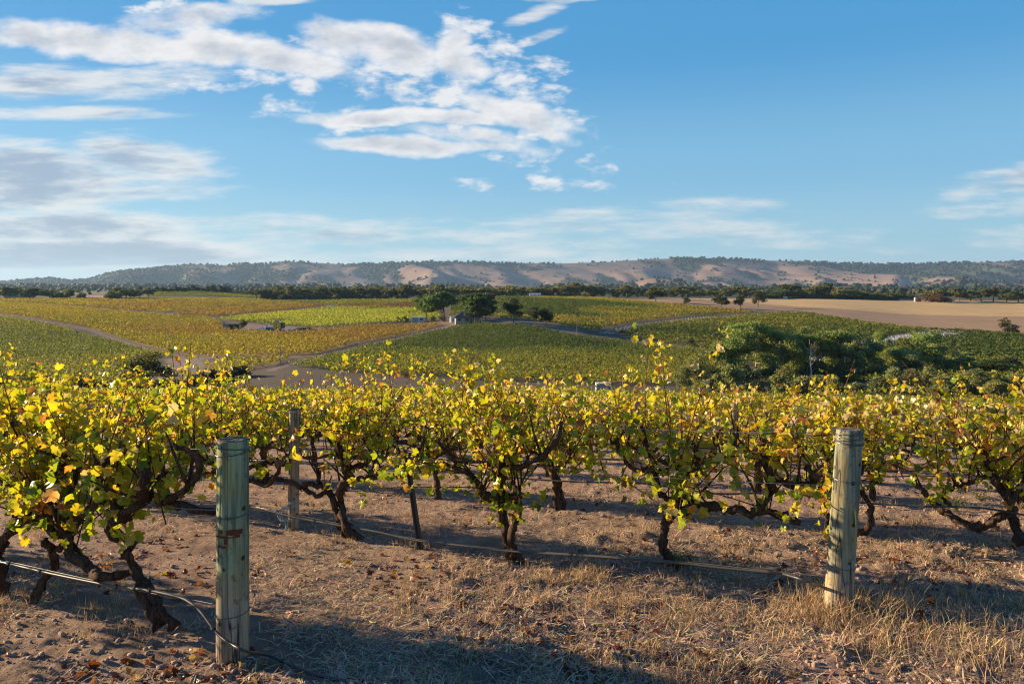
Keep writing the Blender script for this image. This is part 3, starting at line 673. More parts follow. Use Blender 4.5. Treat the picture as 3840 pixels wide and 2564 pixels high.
for px, t, w in ((2895, 1084, 60), (2950, 1064, 92), (3005, 1090, 50), (3060, 1068, 80), (3095, 1060, 96), (3140, 1074, 70), (3200, 1084, 66), (3240, 1090, 56), (3290, 1096, 50), (3335, 1097, 50), (3372, 1094, 56)):
    tree('gum_tree', 'tree', 'dark gum tree in the belt between the squat tank and the silos', 'gum', px, 1123, t, w, 1000, .075, 'gums between the squat tank and the silos', Y=650 + rt.uniform(-6, 14), pal=rt.choice([DKG, None, GUMP]))
for px in np.arange(2880, 3430, 28):
    tree('bushy_tree', 'tree', 'low dark tree along the top edge of the straw paddock', 'bush', px + rt.uniform(-6, 6), 1124, rt.uniform(1098, 1108), rt.uniform(40, 56), 400, .11, 'low trees along the straw paddock', Y=645)
for px, t, w in ((3485, 1086, 60), (3530, 1080, 66), (3595, 1078, 84), (3640, 1090, 66), (3680, 1082, 60), (3725, 1074, 76), (3775, 1096, 60), (3820, 1090, 70), (3870, 1088, 70)):
    tree('gum_tree', 'tree', 'gum tree on the skyline right of the red and white silos', 'gum', px, 1133, t, w, 1000, .075, 'gums right of the silos', Y=636 + rt.uniform(-8, 8), pal=rt.choice([GUMP, None]))
tree('bushy_tree', 'tree', 'reddish brown bush right of the silos among the gums', 'bush', 3520, 1133, 1098, 80, 700, .085, pal=(.13, .075, .05))
# single trees on the paddock edge
for px, b, t, w, lb in ((2575, 1146, 1116, 34, 'small scrubby gum standing lowest at the left edge of the brown paddock'),
                        (2703, 1154, 1108, 58, 'lopsided gum in the paddock, left of the pair of gums'),
                        (2778, 1158, 1110, 50, 'slim open gum between the lopsided gum and the dense round one'),
                        (2842, 1152, 1100, 52, 'dense round gum, rightmost of the three in the brown paddock'),
                        (2458, 1136, 1080, 64, 'gum with a bare leaning trunk where the vines meet the paddock')):
    tree('gum_tree', 'tree', lb, 'gum', px, b, t - 5, w * 1.35, 1500, .075, 'gums standing in the brown paddock', pal=(.085, .085, .035))
tree('gum_tree', 'tree', 'lone gum with a bare upper crown at the right edge of the brown paddock', 'gum', 3768, 1247, 1186, 60, 1000, .08, pal=(.13, .115, .06))
tree('bushy_tree', 'tree', 'round grey bush at the foot of the lone gum on the right', 'bush', 3796, 1250, 1212, 66, 900, .08, pal=(.095, .09, .05))
# round the farmhouse
tree('broad_tree', 'tree', 'broad dense green tree behind the white garage of the farmhouse', 'gum', 1665, 1206, 1088, 165, 4200, .055, pal=(.10, .15, .04))
tree('broad_tree', 'tree', 'leafy green tree with drooping limbs on the left of the broad house tree', 'gum', 1600, 1203, 1098, 130, 3000, .06, pal=(.12, .16, .045))
tree('pine_tree', 'tree', 'tall flat topped dark pine beside the farmhouse, wider lower limbs', 'pine', 1782, 1217, 1100, 160, 3800, .06)
tree('pine_tree', 'tree', 'tall straight dark pine just right of the wider one by the farmhouse', 'pine', 1822, 1208, 1098, 120, 3400, .06)
tree('pine_tree', 'tree', 'dark rounded pine standing alone right of the tall pair', 'gum', 1926, 1218, 1115, 100, 2400, .055, pal=(.04, .055, .024))
tree('bushy_tree', 'tree', 'wide low dark tree with two stems where the road drops right', 'gum', 2008, 1230, 1145, 100, 2000, .06, pal=(.04, .055, .026))
tree('bushy_tree', 'tree', 'smaller dark tree joined to the wide low one beside the road', 'gum', 2048, 1232, 1150, 70, 1500, .065, pal=(.045, .06, .028))
for px, b, t, w, lb in ((1443, 1205, 1189, 24, 'small round dark shrub left of the garage'), (1492, 1207, 1186, 34, 'dark hedge shrub left of the bigger shrub by the garage'), (1520, 1207, 1182, 34, 'taller dark shrub nearest the garage'),
                        (1552, 1206, 1184, 26, 'yellowish shrub against the left wall of the garage'), (1412, 1212, 1202, 16, 'tiny shrub at the left end of the garden track'), (1395, 1213, 1204, 18, 'tiny shrub beside the green block, leftmost in the garden')):
    tree('shrub', 'shrub', lb, 'bush', px, b, t, w, 500, .1, 'shrubs along the garden track', pal=(.16, .14, .04) if 'yellow' in lb else None)
for px, b, t, w, lb in ((1660, 1206, 1175, 34, 'dark shrub at the right foot of the broad house tree'), (1625, 1205, 1180, 26, 'dark shrub at the left foot of the broad house tree')):
    tree('shrub', 'shrub', lb, 'bush', px, b, t, w, 500, .1)
tree('bushy_tree', 'tree', 'small bushy tree at the right end of the open shed', 'gum', 912, 1240, 1199, 40, 900, .09, pal=(.07, .075, .03))
tree('shrub', 'shrub', 'pale scrubby bush beside the dirt road at the edge of the right block', 'gum', 2590, 1308, 1262, 46, 900, .08, pal=(.10, .10, .055))
# gum grove on the right
GR = 'gums in the grove on the right'
for px, t, w, Y, lb in ((2700, 1290, 120, 176, 'shorter gum at the left corner of the grove'), (2775, 1212, 150, 176, 'big dense gum, tallest at the left end of the grove'), (2832, 1204, 120, 184, 'tall gum rising right behind the big left one'),
                        (2917, 1238, 110, 182, 'open crowned gum with a pale limb left of the dead tree'), (3006, 1222, 120, 186, 'tall thin gum behind the bare dead tree'), (3072, 1262, 110, 188, 'lower gum right of the dead tree'),
                        (3143, 1236, 130, 180, 'full gum in the centre of the grove'), (3205, 1270, 110, 176, 'dark gum right of the central full one'), (3262, 1268, 110, 180, 'gum with rounded tufts before the white vine guards'),
                        (3312, 1226, 70, 190, 'spindly gum standing over the white vine guards'), (3445, 1240, 150, 180, 'large pale limbed gum splitting the white vine guards'), (3395, 1300, 110, 174, 'dark gum at the left side of the large pale limbed one'),
                        (3505, 1290, 120, 182, 'dark gum at the right side of the large pale limbed one'), (3590, 1318, 110, 184, 'lowest gum at the right end of the grove')):
    tree('gum_tree', 'tree', lb, 'tall_gum', px, 1450, t, w * (1.45 if px < 3200 else 1.2), 6500, .045, GR, Y=Y, var=7, bark=(.36, .31, .25), pal=rt.choice([(.28, .31, .10), (.24, .28, .09), (.31, .32, .13)]))
for px, t, w, Y, lb in ((2660, 1362, 130, 168, 'dark undergrowth tree at the left foot of the grove'), (2790, 1350, 150, 170, 'dark undergrowth tree under the big left gum'), (2900, 1360, 150, 172, 'dark undergrowth tree left of the dead tree'),
                        (3040, 1350, 150, 174, 'dark undergrowth tree right of the dead tree'), (3160, 1340, 160, 172, 'dark undergrowth tree under the central gum'), (3300, 1345, 150, 172, 'dark undergrowth tree before the white vine guards'),
                        (3440, 1350, 160, 171, 'dark undergrowth tree under the large pale limbed gum'), (3560, 1365, 140, 174, 'dark undergrowth tree at the right foot of the grove')):
    tree('bushy_tree', 'tree', lb, 'bush', px, 1470, t, w, 2000, .055, 'undergrowth of the grove', Y=Y, pal=(.12, .14, .06))
tree('wattle_tree', 'tree', 'spreading dark conifer right of the grove below the vine rows', 'pine', 3720, 1445, 1350, 190, 2600, .05, Y=168, pal=(.05, .075, .025))
tree('bushy_tree', 'tree', 'grey green bushy tree behind the spreading dark conifer', 'bush', 3775, 1440, 1330, 130, 1500, .06, Y=178, pal=(.095, .095, .05))
def dead_tree():
    Y = 168.; u = (3040 - CXP) / F; o = empty('dead_tree', (u * Y, Y, gz(u * Y, Y)), 'bare pale dead tree in front of the gum grove', 'tree'); r = np.random.default_rng(5); b = MB()
    b.tube(smooth_path([(0, 0, -.3), (.15, 0, 3), (-.1, .1, 6), (.2, 0, 9.2)], 3), np.linspace(.22, .05, 10), 6, (.42, .38, .33))
    for k in range(12):
        z = 3 + 5.5 * r.random(); a = r.random() * 6.28; L = 1 + 1.6 * r.random()
        b.tube(smooth_path([(0.05, 0, z), (L * .6 * math.cos(a), L * .6 * math.sin(a), z + .7), (L * math.cos(a), L * math.sin(a), z + 1.9)], 2), np.linspace(.07, .02, 5), 4, (.42, .38, .33))
    b.build('trunk', M_wood, o)
dead_tree()
# nearer olive shrubs below the grove
OL = [(.27, .265, .12), (.22, .23, .10), (.30, .28, .10)]
for px, t, w, Y, lb in ((2620, 1345, 110, 138, 'rounded olive tree at the left end of the nearer row'), (2560, 1392, 90, 132, 'low olive shrub at the left end of the nearer row'), (2740, 1352, 110, 142, 'olive tree with a knobbly top right of the left end one'), (2690, 1400, 90, 130, 'low olive tree before the two left end ones'),
                        (2830, 1408, 100, 134, 'low grey olive tree left of the tall oval one'), (2952, 1352, 84, 146, 'narrow oval olive tree standing up among lower ones'), (2920, 1420, 100, 132, 'low olive tree before the narrow oval one'),
                        (3010, 1392, 110, 136, 'broad olive tree right of the narrow oval one'), (3070, 1386, 120, 140, 'yellowish olive tree left of the middle of the row'), (3130, 1430, 100, 130, 'low dull olive tree in the middle of the row'),
                        (3215, 1424, 110, 128, 'broad low olive tree right of the middle of the row'), (3290, 1392, 100, 140, 'tall olive tree at the left of the close group of four'), (3358, 1390, 96, 138, 'second tall olive tree of the close group of four'),
                        (3420, 1388, 90, 136, 'third tall olive tree of the close group of four'), (3480, 1392, 90, 138, 'last tall olive tree of the close group of four'), (3540, 1424, 130, 127, 'wide dark olive tree in front of the close group'),
                        (3610, 1394, 110, 138, 'yellow tipped olive tree right of the wide dark one'), (3670, 1400, 100, 134, 'slim olive tree with a pale stem right of the yellow tipped one'), (3735, 1420, 110, 130, 'rounded olive tree second from the right edge'),
                        (3800, 1404, 110, 132, 'olive tree at the right edge of the picture'), (3380, 1450, 100, 124, 'low olive shrub before the close group of four'), (2780, 1452, 90, 124, 'low dark shrub before the grey olive tree')):
    tree('olive_tree', 'tree', lb, 'oval', px, 1500, t + rt.uniform(-26, 22), w * 1.3, 2600, .06, 'olive toned trees in the nearer row on the right', Y=Y, var=6, pal=rt.choice(OL))
# left foreground valley
tree('bushy_tree', 'tree', 'large rounded olive tree at the left above the near vines', 'bush', 122, 1478, 1336, 135, 3000, .05, Y=124, pal=(.15, .145, .055))
tree('bushy_tree', 'tree', 'low black green bush in the far left corner under the green block', 'bush', 20, 1480, 1402, 130, 1800, .06, Y=121, pal=(.03, .042, .022))
tree('broad_tree', 'tree', 'dark flat crowned tree over the end of the green block', 'gum', 560, 1470, 1310, 200, 2600, .05, Y=128, pal=(.085, .085, .035))
tree('bushy_tree', 'tree', 'dark leafy tree at the left side of the flat crowned one', 'bush', 500, 1475, 1370, 130, 2200, .055, Y=125, pal=(.06, .066, .028))
tree('bushy_tree', 'tree', 'dark rounded tree at the right side of the flat crowned one', 'bush', 622, 1475, 1385, 110, 2000, .055, Y=124, pal=(.05, .055, .025))
tree('shrub', 'shrub', 'wide dark shrub between the rounded olive tree and the flat crowned one', 'bush', 320, 1480, 1402, 160, 2400, .055, Y=120, pal=(.04, .056, .025))
tree('shrub', 'shrub', 'low shrub right of the wide dark shrub', 'bush', 405, 1480, 1420, 90, 1400, .06, Y=119, pal=(.05, .062, .027))
for px, b, t, w, lb in ((675, 1462, 1425, 70, 'lighter green shrub at the left end of the hedge by the bare ground'), (730, 1436, 1408, 80, 'dark hedge shrub second from the left end by the bare ground'), (790, 1424, 1390, 90, 'tallest dark hedge shrub by the bare ground'),
                        (845, 1410, 1392, 40, 'small gap shrub in the hedge by the bare ground'), (880, 1408, 1377, 64, 'dense dark hedge shrub left of the last one'), (918, 1404, 1374, 50, 'dense dark shrub at the right end of the hedge'), (655, 1480, 1450, 80, 'low dark shrub below the lighter one by the bare ground')):
    tree('shrub', 'shrub', lb, 'bush', px, b + 8, t - 6, w * 1.5, 1300, .075, 'hedge shrubs by the bare ground', pal=(.075, .095, .035) if 'lighter' in lb else (.034, .048, .022))

# ------------------------------------------------------------------ buildings and small things in the valley
WHT, GRY, DRK, TIN = (.62, .62, .60), (.33, .33, .33), (.045, .045, .05), (.55, .55, .54)
def farmhouse():
    p = at(1752, 1211); o = empty('farmhouse', p, 'white farmhouse with a dark hipped roof behind the pines', 'house', rz=R(8))
    MB().box(-5, 5, -3.5, 3.5, -.8, 2.5, (.30, .30, .29)).build('wall', M_plain, o)  # white walls painted grey, roof darkened too: the trees' shade is in the colour
    e = MB(); e.add([(-6, -4.5, 2.45), (6, -4.5, 2.45), (6, 4.5, 2.45), (-6, 4.5, 2.45), (-2.2, 0, 4.7), (2.2, 0, 4.7), (-6, -4.5, 2.3), (6, -4.5, 2.3), (6, 4.5, 2.3), (-6, 4.5, 2.3)],
                 [(0, 1, 5, 4), (1, 2, 5), (2, 3, 4, 5), (3, 0, 4), (0, 6, 7, 1), (1, 7, 8, 2), (2, 8, 9, 3), (3, 9, 6, 0), (6, 9, 8, 7)], (.07, .05, .045))
    rf = e.build('roof', M_metal, o)
    MB().box(1.0, 1.6, -.3, .3, 3.6, 5.2, (.3, .16, .1)).build('chimney', M_plain, rf)
    for x in (-3.6, -.4, 2.6):
        w = MB().box(x - .6, x + .6, -3.56, -3.5, .9, 2.0, DRK).build('window', M_metal, o)
        MB().box(x - .7, x + .7, -3.60, -3.56, .78, .88, WHT).build('sill', M_plain, w)
    MB().box(1.0, 1.85, -3.56, -3.5, -.1, 1.95, (.16, .1, .07)).build('door', M_plain, o)
    for x in (-5.6, -2, 2, 5.6): MB().box(x - .06, x + .06, -4.3, -4.18, -.8, 2.3, WHT).build('veranda_post', M_plain, o)
    p = at(1702, 1207); o = empty('water_tank', p, 'round grey blue water tank at the left end of the farmhouse', 'tank')
    MB().cyl(0, 0, -.4, 2.4, 1.9, n=24, c=(.24, .30, .32), cone=.35).build('tank_body', M_metal, o, smooth=False)
    MB().cyl(0, 0, 2.3, 2.36, 1.95, n=24, c=(.3, .33, .34)).build('rim', M_metal, o)
    p = at(1570, 1207); o = empty('garage', p, 'low white garage with a flat tin roof left of the broad tree', 'shed')
    MB().box(-3.2, 3.2, -2, 2, -.4, 2.2, (.6, .6, .58)).build('wall', M_plain, o)
    MB().box(-3.4, 3.4, -2.2, 2.2, 2.21, 2.34, TIN).build('roof', M_metal, o)
    MB().box(-2.6, -.2, -2.06, -2.0, -.4, 1.9, (.3, .31, .32)).build('door', M_metal, o); MB().box(.8, 2.2, -2.06, -2.0, .8, 1.7, DRK).build('window', M_metal, o)
    p = at(1440, 1211); o = empty('garden_fence', p, 'pale timber fence panel beside the shrubs on the garden track', 'fence')
    b = MB(); [b.box(-1.6 + .2 * k, -1.45 + .2 * k, -.02, .02, -.2, 1.3, (.35, .31, .25)) for k in range(17)]; b.build('panel', M_wood, o)
    for x in (-1.65, 0, 1.8): MB().box(x, x + .1, .02, .12, -.3, 1.45, (.3, .26, .2)).build('post', M_wood, o)
farmhouse()
def open_shed():
    p = at(872, 1236); s = p[1] / 300; o = empty('open_shed', p, 'open fronted farm shed with a pale skillion roof among golden vines', 'shed', rz=R(6))
    w = 60 / F * p[1] / 2; h = 2.6
    MB().box(-w, w, 2.6, 2.7, -.5, h - .35, (.16, .17, .17)).box(-w, -w + .1, -2.4, 2.6, -.5, h - .2, (.22, .23, .23)).box(w - .1, w, -2.4, 2.6, -.5, h - .2, (.22, .23, .23)).build('wall', M_metal, o)
    MB().add([(-w - .3, -2.8, h), (w + .3, -2.8, h), (w + .3, 3, h - .45), (-w - .3, 3, h - .45), (-w - .3, -2.8, h - .12), (w + .3, -2.8, h - .12), (w + .3, 3, h - .57), (-w - .3, 3, h - .57)],
             [(0, 1, 2, 3), (7, 6, 5, 4), (0, 4, 5, 1), (1, 5, 6, 2), (2, 6, 7, 3), (3, 7, 4, 0)], (.62, .58, .52)).build('roof', M_metal, o)
    for k in range(4): x = -w + .1 + k * (2 * w - .2) / 3; MB().cyl(x, -2.5, -.5, h - .12, .08, n=8, c=(.4, .4, .38)).build('post', M_metal, o)
    MB().box(-w + .25, -w + 2.4, -2.45, -2.38, -.5, 2.2, (.26, .2, .16)).build('door', M_metal, o)
open_shed()
def harvester():
    p = at(1042, 1241); o = empty('grape_harvester', p, 'yellow grape harvester parked in the yard right of the open shed', 'harvester')
    b = MB(); b.box(-1.5, -.45, -1.4, 1.4, .9, 3.2, (.62, .42, .05)).box(.45, 1.5, -1.4, 1.4, .9, 3.2, (.62, .42, .05)).box(-1.5, 1.5, -1.4, 1.4, 3.2, 3.6, (.6, .40, .05)); b.build('body', M_plain, o)
    MB().box(-.7, .7, -1.7, -.5, 3.62, 4.6, (.30, .30, .28)).build('cab', M_metal, o)
    MB().box(1.52, 2.6, -1.2, 1.2, 1.2, 3.4, (.11, .075, .04)).build('hopper', M_plain, o)
    for x in (-1.1, 1.1):
        for y in (-1.0, 1.0):
            wv = MB(); a = np.linspace(0, 6.283, 16, endpoint=False)
            V = [(x - .2, y + .5 * math.cos(t), .35 + .5 * math.sin(t)) for t in a] + [(x + .2, y + .5 * math.cos(t), .35 + .5 * math.sin(t)) for t in a]
            wv.add(V, [(i, (i + 1) % 16, 16 + (i + 1) % 16, 16 + i) for i in range(16)] + [tuple(range(15, -1, -1)), tuple(range(16, 32))], DRK); wv.build('wheel', M_plain, o)
    def wheels(o, xs, ys, rad):
        for x in xs:
            for y in ys:
                wv = MB(); a = np.linspace(0, 6.283, 14, endpoint=False)
                V = [(x + rad * math.cos(t), y - .15, rad + rad * math.sin(t)) for t in a] + [(x + rad * math.cos(t), y + .15, rad + rad * math.sin(t)) for t in a]
                wv.add(V, [(i, (i + 1) % 14, 14 + (i + 1) % 14, 14 + i) for i in range(14)] + [tuple(range(13, -1, -1)), tuple(range(14, 28))], DRK); wv.build('wheel', M_plain, o)
    p = at(1012, 1241); o = empty('tractor', p, 'blue and white tractor parked against the yellow harvester', 'tractor')
    MB().box(-.4, 1.4, -.45, .45, .7, 1.6, (.06, .22, .42)).build('bonnet', M_plain, o); MB().box(-1.4, -.4, -.7, .7, .9, 2.6, (.55, .62, .66)).build('cab', M_plain, o); MB().box(-1.5, -.3, -.8, .8, 2.62, 2.78, WHT).build('roof', M_plain, o)
    wheels(o, (-.9,), (-.9, .9), .75); wheels(o, (1.0,), (-.7, .7), .45)
    p = at(988, 1241); o = empty('parked_ute', p, 'small white utility truck parked left of the blue tractor', 'truck')
    MB().box(-1.9, 1.9, -.85, .85, .45, 1.0, WHT).build('body', M_plain, o); MB().add([(-.6, -.8, 1.0), (1.0, -.8, 1.0), (1.0, .8, 1.0), (-.6, .8, 1.0), (-.4, -.7, 1.65), (.5, -.7, 1.65), (.5, .7, 1.65), (-.4, .7, 1.65)],
        [(0, 1, 5, 4), (1, 2, 6, 5), (2, 3, 7, 6), (3, 0, 4, 7), (4, 5, 6, 7)], (.5, .52, .54)).build('cab', M_plain, o); wheels(o, (-1.2, 1.2), (-.8, .8), .36)
    for px, lb in ((925, 'pale bin standing under the bushy tree by the shed'), (1085, 'pale bin on the ground right of the harvester'), (1062, 'low pale bin beside the harvester wheels')):
        p = at(px, 1241); o = empty('picking_bin', p, lb, 'bin', 'picking bins in the yard'); MB().box(-.6, .6, -.6, .6, .1, .75, (.45, .47, .48)).build('box', M_plain, o); MB().box(-.5, .5, -.5, .5, -.1, .1, (.2, .16, .12)).build('base', M_wood, o)
    p = at(1140, 1238); b = MB(); r = np.random.default_rng(3)
    o = link('soil_heap', heap_mesh(r), None, p); tag(o, 'long dark heap of soil at the right end of the yard', 'soil heap')
def heap_mesh(r):
    V, Fc = mound(5.5, 2.2, 1.3, r); return mesh_np('soil_heap', V, Fc, M_clod, np.tile(np.array([.09, .065, .05]), (len(V), 1)))
def mound(a, b, h, r):
    n, m = 24, 10; V = []
    for i in range(n + 1):
        for j in range(m + 1):
            x = -1 + 2 * i / n; y = -1 + 2 * j / m; q = max(0, 1 - x * x) * max(0, 1 - y * y)
            V.append((a * x, b * y, h * q ** .7 * (.8 + .4 * r.random()) - .15))
    idx = np.arange((n + 1) * (m + 1)).reshape(n + 1, m + 1)
    return np.array(V), [np.stack([idx[:-1, :-1], idx[1:, :-1], idx[1:, 1:], idx[:-1, 1:]], -1).reshape(-1, 4)]
harvester()
def ridge_things():
    def onridge(px, Y): u = (px - CXP) / F; return np.array([u * Y, Y, gz(u * Y, Y)])
    p = onridge(2006, 612); o = empty('ridge_cottage', p, 'small white cottage on the ridge above the yellow block', 'house')
    MB().box(-4.6, 4.6, -2.5, 2.5, -.5, 2.4, (.62, .62, .62)).build('wall', M_plain, o)
    MB().add([(-4.9, -2.9, 2.41), (4.9, -2.9, 2.41), (4.9, 2.9, 2.41), (-4.9, 2.9, 2.41), (-4.9, 0, 3.4), (4.9, 0, 3.4)], [(0, 1, 5, 4), (2, 3, 4, 5), (1, 2, 5), (3, 0, 4), (0, 3, 2, 1)], (.36, .37, .38)).build('roof', M_metal, o)
    for x in (-3, 0, 3): MB().box(x - .5, x + .5, -2.56, -2.5, .8, 1.8, DRK).build('window', M_metal, o)
    p = onridge(2030, 606); o = empty('parked_car', p, 'white car parked at the right end of the ridge cottage', 'car')
    MB().box(-2.1, 2.1, -.8, .8, .35, .95, WHT).build('body', M_plain, o); MB().box(-1.1, 1.0, -.7, .7, .95, 1.45, (.3, .32, .34)).build('cabin', M_metal, o)
    p = onridge(72, 618); o = empty('long_shed', p, 'long low grey shed among the trees on the left skyline', 'shed')
    MB().box(-11, 11, -3, 3, -.4, 2.2, (.30, .31, .32)).build('wall', M_metal, o)
    MB().add([(-11.4, -3.4, 2.21), (11.4, -3.4, 2.21), (11.4, 3.4, 2.21), (-11.4, 3.4, 2.21), (-11.4, 0, 3.3), (11.4, 0, 3.3)], [(0, 1, 5, 4), (2, 3, 4, 5), (1, 2, 5), (3, 0, 4), (0, 3, 2, 1)], (.45, .46, .47)).build('roof', M_metal, o)
    for px, c, lb in ((3432, (.62, .60, .56), 'white silo at the left of the silo trio'), (3441, (.42, .10, .06), 'red silo in the middle of the silo trio'), (3450, (.40, .09, .055), 'red silo at the right end of the silo trio')):
        p = onridge(px, 618); o = empty('silo', p, lb, 'silo', 'silos at the top of the straw paddock')
        MB().cyl(0, 0, -.3, 3.3, .92, n=18, c=c).build('silo_body', M_plain, o); MB().cyl(0, 0, 3.31, 3.36, .96, n=18, c=tuple(.8 * v for v in c), cone=.35).build('cap', M_plain, o)
    p = onridge(3400, 640); o = empty('low_shed', p, 'low grey shed roof just left of the silos', 'shed')
    MB().box(-7, 7, -3, 3, -.5, 1.0, (.28, .29, .3)).build('wall', M_metal, o); MB().box(-7.2, 7.2, -3.2, 3.2, 1.01, 1.2, (.42, .43, .44)).build('roof', M_metal, o)
    p = onridge(2945, 634); o = empty('squat_tank', p, 'squat pale water tank on the straw paddock skyline', 'tank')
    MB().cyl(0, 0, -.3, 2.0, 1.8, n=24, c=(.55, .45, .36)).build('tank_body', M_plain, o); MB().cyl(0, 0, 2.01, 2.1, 1.86, n=24, c=(.5, .42, .35), cone=.2).build('lid', M_plain, o)
    def pole(px, base, top, lb, cross=True, Y=None, r=.11):
        p = at(px, base) if Y is None else onridge(px, Y); h = (HOR - top) / F * p[1] - p[2]
        o = empty('power_pole', p, lb, 'pole', 'timber power poles'); MB().cyl(0, 0, -.5, h, r, r * .7, 8, (.26, .21, .16)).build('pole', M_wood, o)
        if cross: MB().box(-.9, .9, -.06, .06, h - .5, h - .38, (.22, .18, .14)).build('crossarm', M_wood, o)
        for x in ((-.8, .8) if cross else (0,)): MB().cyl(x, 0, h - .38 if cross else h, h - .16 if cross else h + .2, .05, .04, 6, (.4, .4, .4)).build('insulator', M_metal, o)
    pole(1051, 1366, 1298, 'slender pole beside the fork of the dirt tracks'); pole(1556, 1265, 1208, 'pole at the edge of the golden block below the garage')
    pole(2004, 1146, 1096, 'tall pole on the hill of yellow vines under the cottage'); pole(1875, 1192, 1138, 'pole right of the straight pine, left of its close twin'); pole(1884, 1194, 1150, 'shorter twin pole right of the straight pine')
    pole(2078, 1122, 1104, 'short pole on the crest right of the cottage'); pole(2273, 1122, 1092, 'pole where the crest of vines meets the brown paddock'); pole(2164, 1270, 1196, 'pole by the dropping road right of the wide low dark tree')
    pole(2508, 1142, 1112, 'thin pole in the brown paddock near the leaning gum', False)
    hx = (1093 - CXP) / F * 5000; o = empty('radio_mast', (hx, 5000, float(hill_z(np.array([hx]), np.array([5000.]))[0])), 'thin radio mast on the highest wooded hill', 'mast')
    MB().cyl(0, 0, -2, 42, 1.0, .5, 6, (.3, .3, .32)).build('mast', M_metal, o)
    for z in (30, 36): MB().box(-1.6, 1.6, -.4, .4, z, z + 1.5, (.5, .5, .5)).build('antenna', M_metal, o)
    # white pump box and T post behind the near vines
    u = (2262 - CXP) / F; Y = 126.; p = np.array([u * Y, Y, gz(u * Y, Y)]); o = empty('pump_box', p, 'white concrete box with an open dark front behind the near vines', 'box')
    hh = (HOR - 1432) / F * Y - p[2]
    b = MB(); hh -= .25; b.box(-1.1, .95, -.7, -.62, -.3, hh, (.30, .31, .33)).box(-1.25, -1.1, -.8, .8, -.3, hh, WHT).box(1.1, 1.25, -.8, .8, -.3, hh, WHT).box(-1.25, 1.25, -.8, .8, hh, hh + .14, WHT).box(-1.1, 1.1, .7, .8, -.3, hh, (.3, .3, .3)); b.build('shell', M_plain, o)
    MB().box(-.9, .9, -.2, .6, -.3, hh * .7, (.22, .24, .26)).build('pump', M_metal, o)
    u = (2336 - CXP) / F; Y = 130.; p = np.array([u * Y, Y, gz(u * Y, Y)]); hh = (HOR - 1409) / F * Y - p[2]; o = empty('marker_post', p, 'grey T shaped post between the white box and the olive trees', 'post')
    MB().cyl(0, 0, -.3, hh, .05, n=8, c=(.4, .38, .34)).build('post', M_wood, o); MB().box(-.5, .5, -.04, .04, hh, hh + .08, (.4, .38, .34)).build('crossbar', M_wood, o)
    # fence posts along the lane
    rp = random.Random(8); A = [at(*q) for q in ((1195, 1345), (1370, 1302), (1560, 1256), (1690, 1228))]
    for k in range(26):
        t = k / 25 * (len(A) - 1); i = min(int(t), len(A) - 2); q = A[i] * (1 - t + i) + A[i + 1] * (t - i)
        o = link('lane_post', LANE, None, (q[0], q[1], gz(q[0], q[1]))); tag(o, 'short pale fence post in the line beside the lane to the farmhouse', 'post', 'fence posts along the lane')
    # vine guards on the young plantings
    r = np.random.default_rng(12)
    for key, lb, sp in (('guards', 'white vine guards in rows on the open patch behind the gum grove', 2.2), ('guards2', 'white vine guards glimpsed through the dead tree', 2.2), ('young', 'grey vine guards on the young strip between the yellow and dark blocks', 2.4)):
        P = PG[key]; d = np.array([math.cos(R(-12)), math.sin(R(-12))]); n_ = np.array([-d[1], d[0]])
        A_, B_ = np.meshgrid(np.arange((P @ d).min(), (P @ d).max(), 1.5), np.arange((P @ n_).min(), (P @ n_).max(), sp)); X = (A_ * d[0] + B_ * n_[0]).ravel(); Y = (A_ * d[1] + B_ * n_[1]).ravel()
        k = inside(X, Y, P); X, Y = X[k], Y[k]; Z = terr(X, Y); n = len(X); w = .09 if key != 'young' else .06
        q = np.array([(-1, -1, 0), (1, -1, 0), (1, 1, 0), (-1, 1, 0), (-1, -1, 1), (1, -1, 1), (1, 1, 1), (-1, 1, 1)], float) * np.array([w, w, .62])
        V = q[None] + np.stack([X, Y, Z], -1)[:, None]; fi = np.array([(4, 5, 6, 7), (0, 1, 5, 4), (1, 2, 6, 5), (2, 3, 7, 6), (3, 0, 4, 7)])
        cc = np.repeat(np.array((.55, .57, .58) if key != 'young' else (.30, .33, .30)) * (.8 + .3 * r.random((n, 1))), 8, 0)
        tag(link('vine_guards', mesh_np('vine_guards', V.reshape(-1, 3), [(fi[None] + 8 * np.arange(n)[:, None, None]).reshape(-1, 4)], M_plain, cc)), lb, 'vine guards', 'rows of vine guards', 'stuff')
_lb = MB().cyl(0, 0, -.2, 1.0, .07, .06, 6, (.42, .38, .32)).build('lane_post', M_wood); LANE = _lb.data; bpy.data.objects.remove(_lb)
ridge_things()

# ------------------------------------------------------------------ the near vines
RD = np.array([.887, -.461]); RN = np.array([.461, .887])          # along the rows (to the right) and across them
ROWP = [2.98, 5.42, 7.70] + [7.70 + 2.4 * k for k in range(1, 60)]
def rowpt(px, py, p, off=0.0):
    """the point of the vertical plane through a row that shows at a pixel of the photograph"""
    u = (px - CXP) / F; Y = (p + off) / (.461 * u + .887)
    return np.array([u * Y, Y, -(py - HOR) / F * Y])
def rowground(px, p, off=0.0):
    q = rowpt(px, HOR, p, off); q[2] = gz(q[0], q[1]); return q
LT = np.array([(0, 0), (.17, -.15), (.40, -.10), (.50, .10), (.41, .22), (.56, .36), (.52, .58), (.30, .60), (.26, .80), (.13, .92), (0, 1.04),
               (-.13, .92), (-.26, .80), (-.30, .60), (-.52, .58), (-.56, .36), (-.41, .22), (-.50, .10), (-.40, -.10), (-.17, -.15)])
LS = np.array([(0, 0), (.36, -.12), (.55, .36), (.30, .66), (0, 1.04), (-.30, .66), (-.55, .36), (-.36, -.12)])
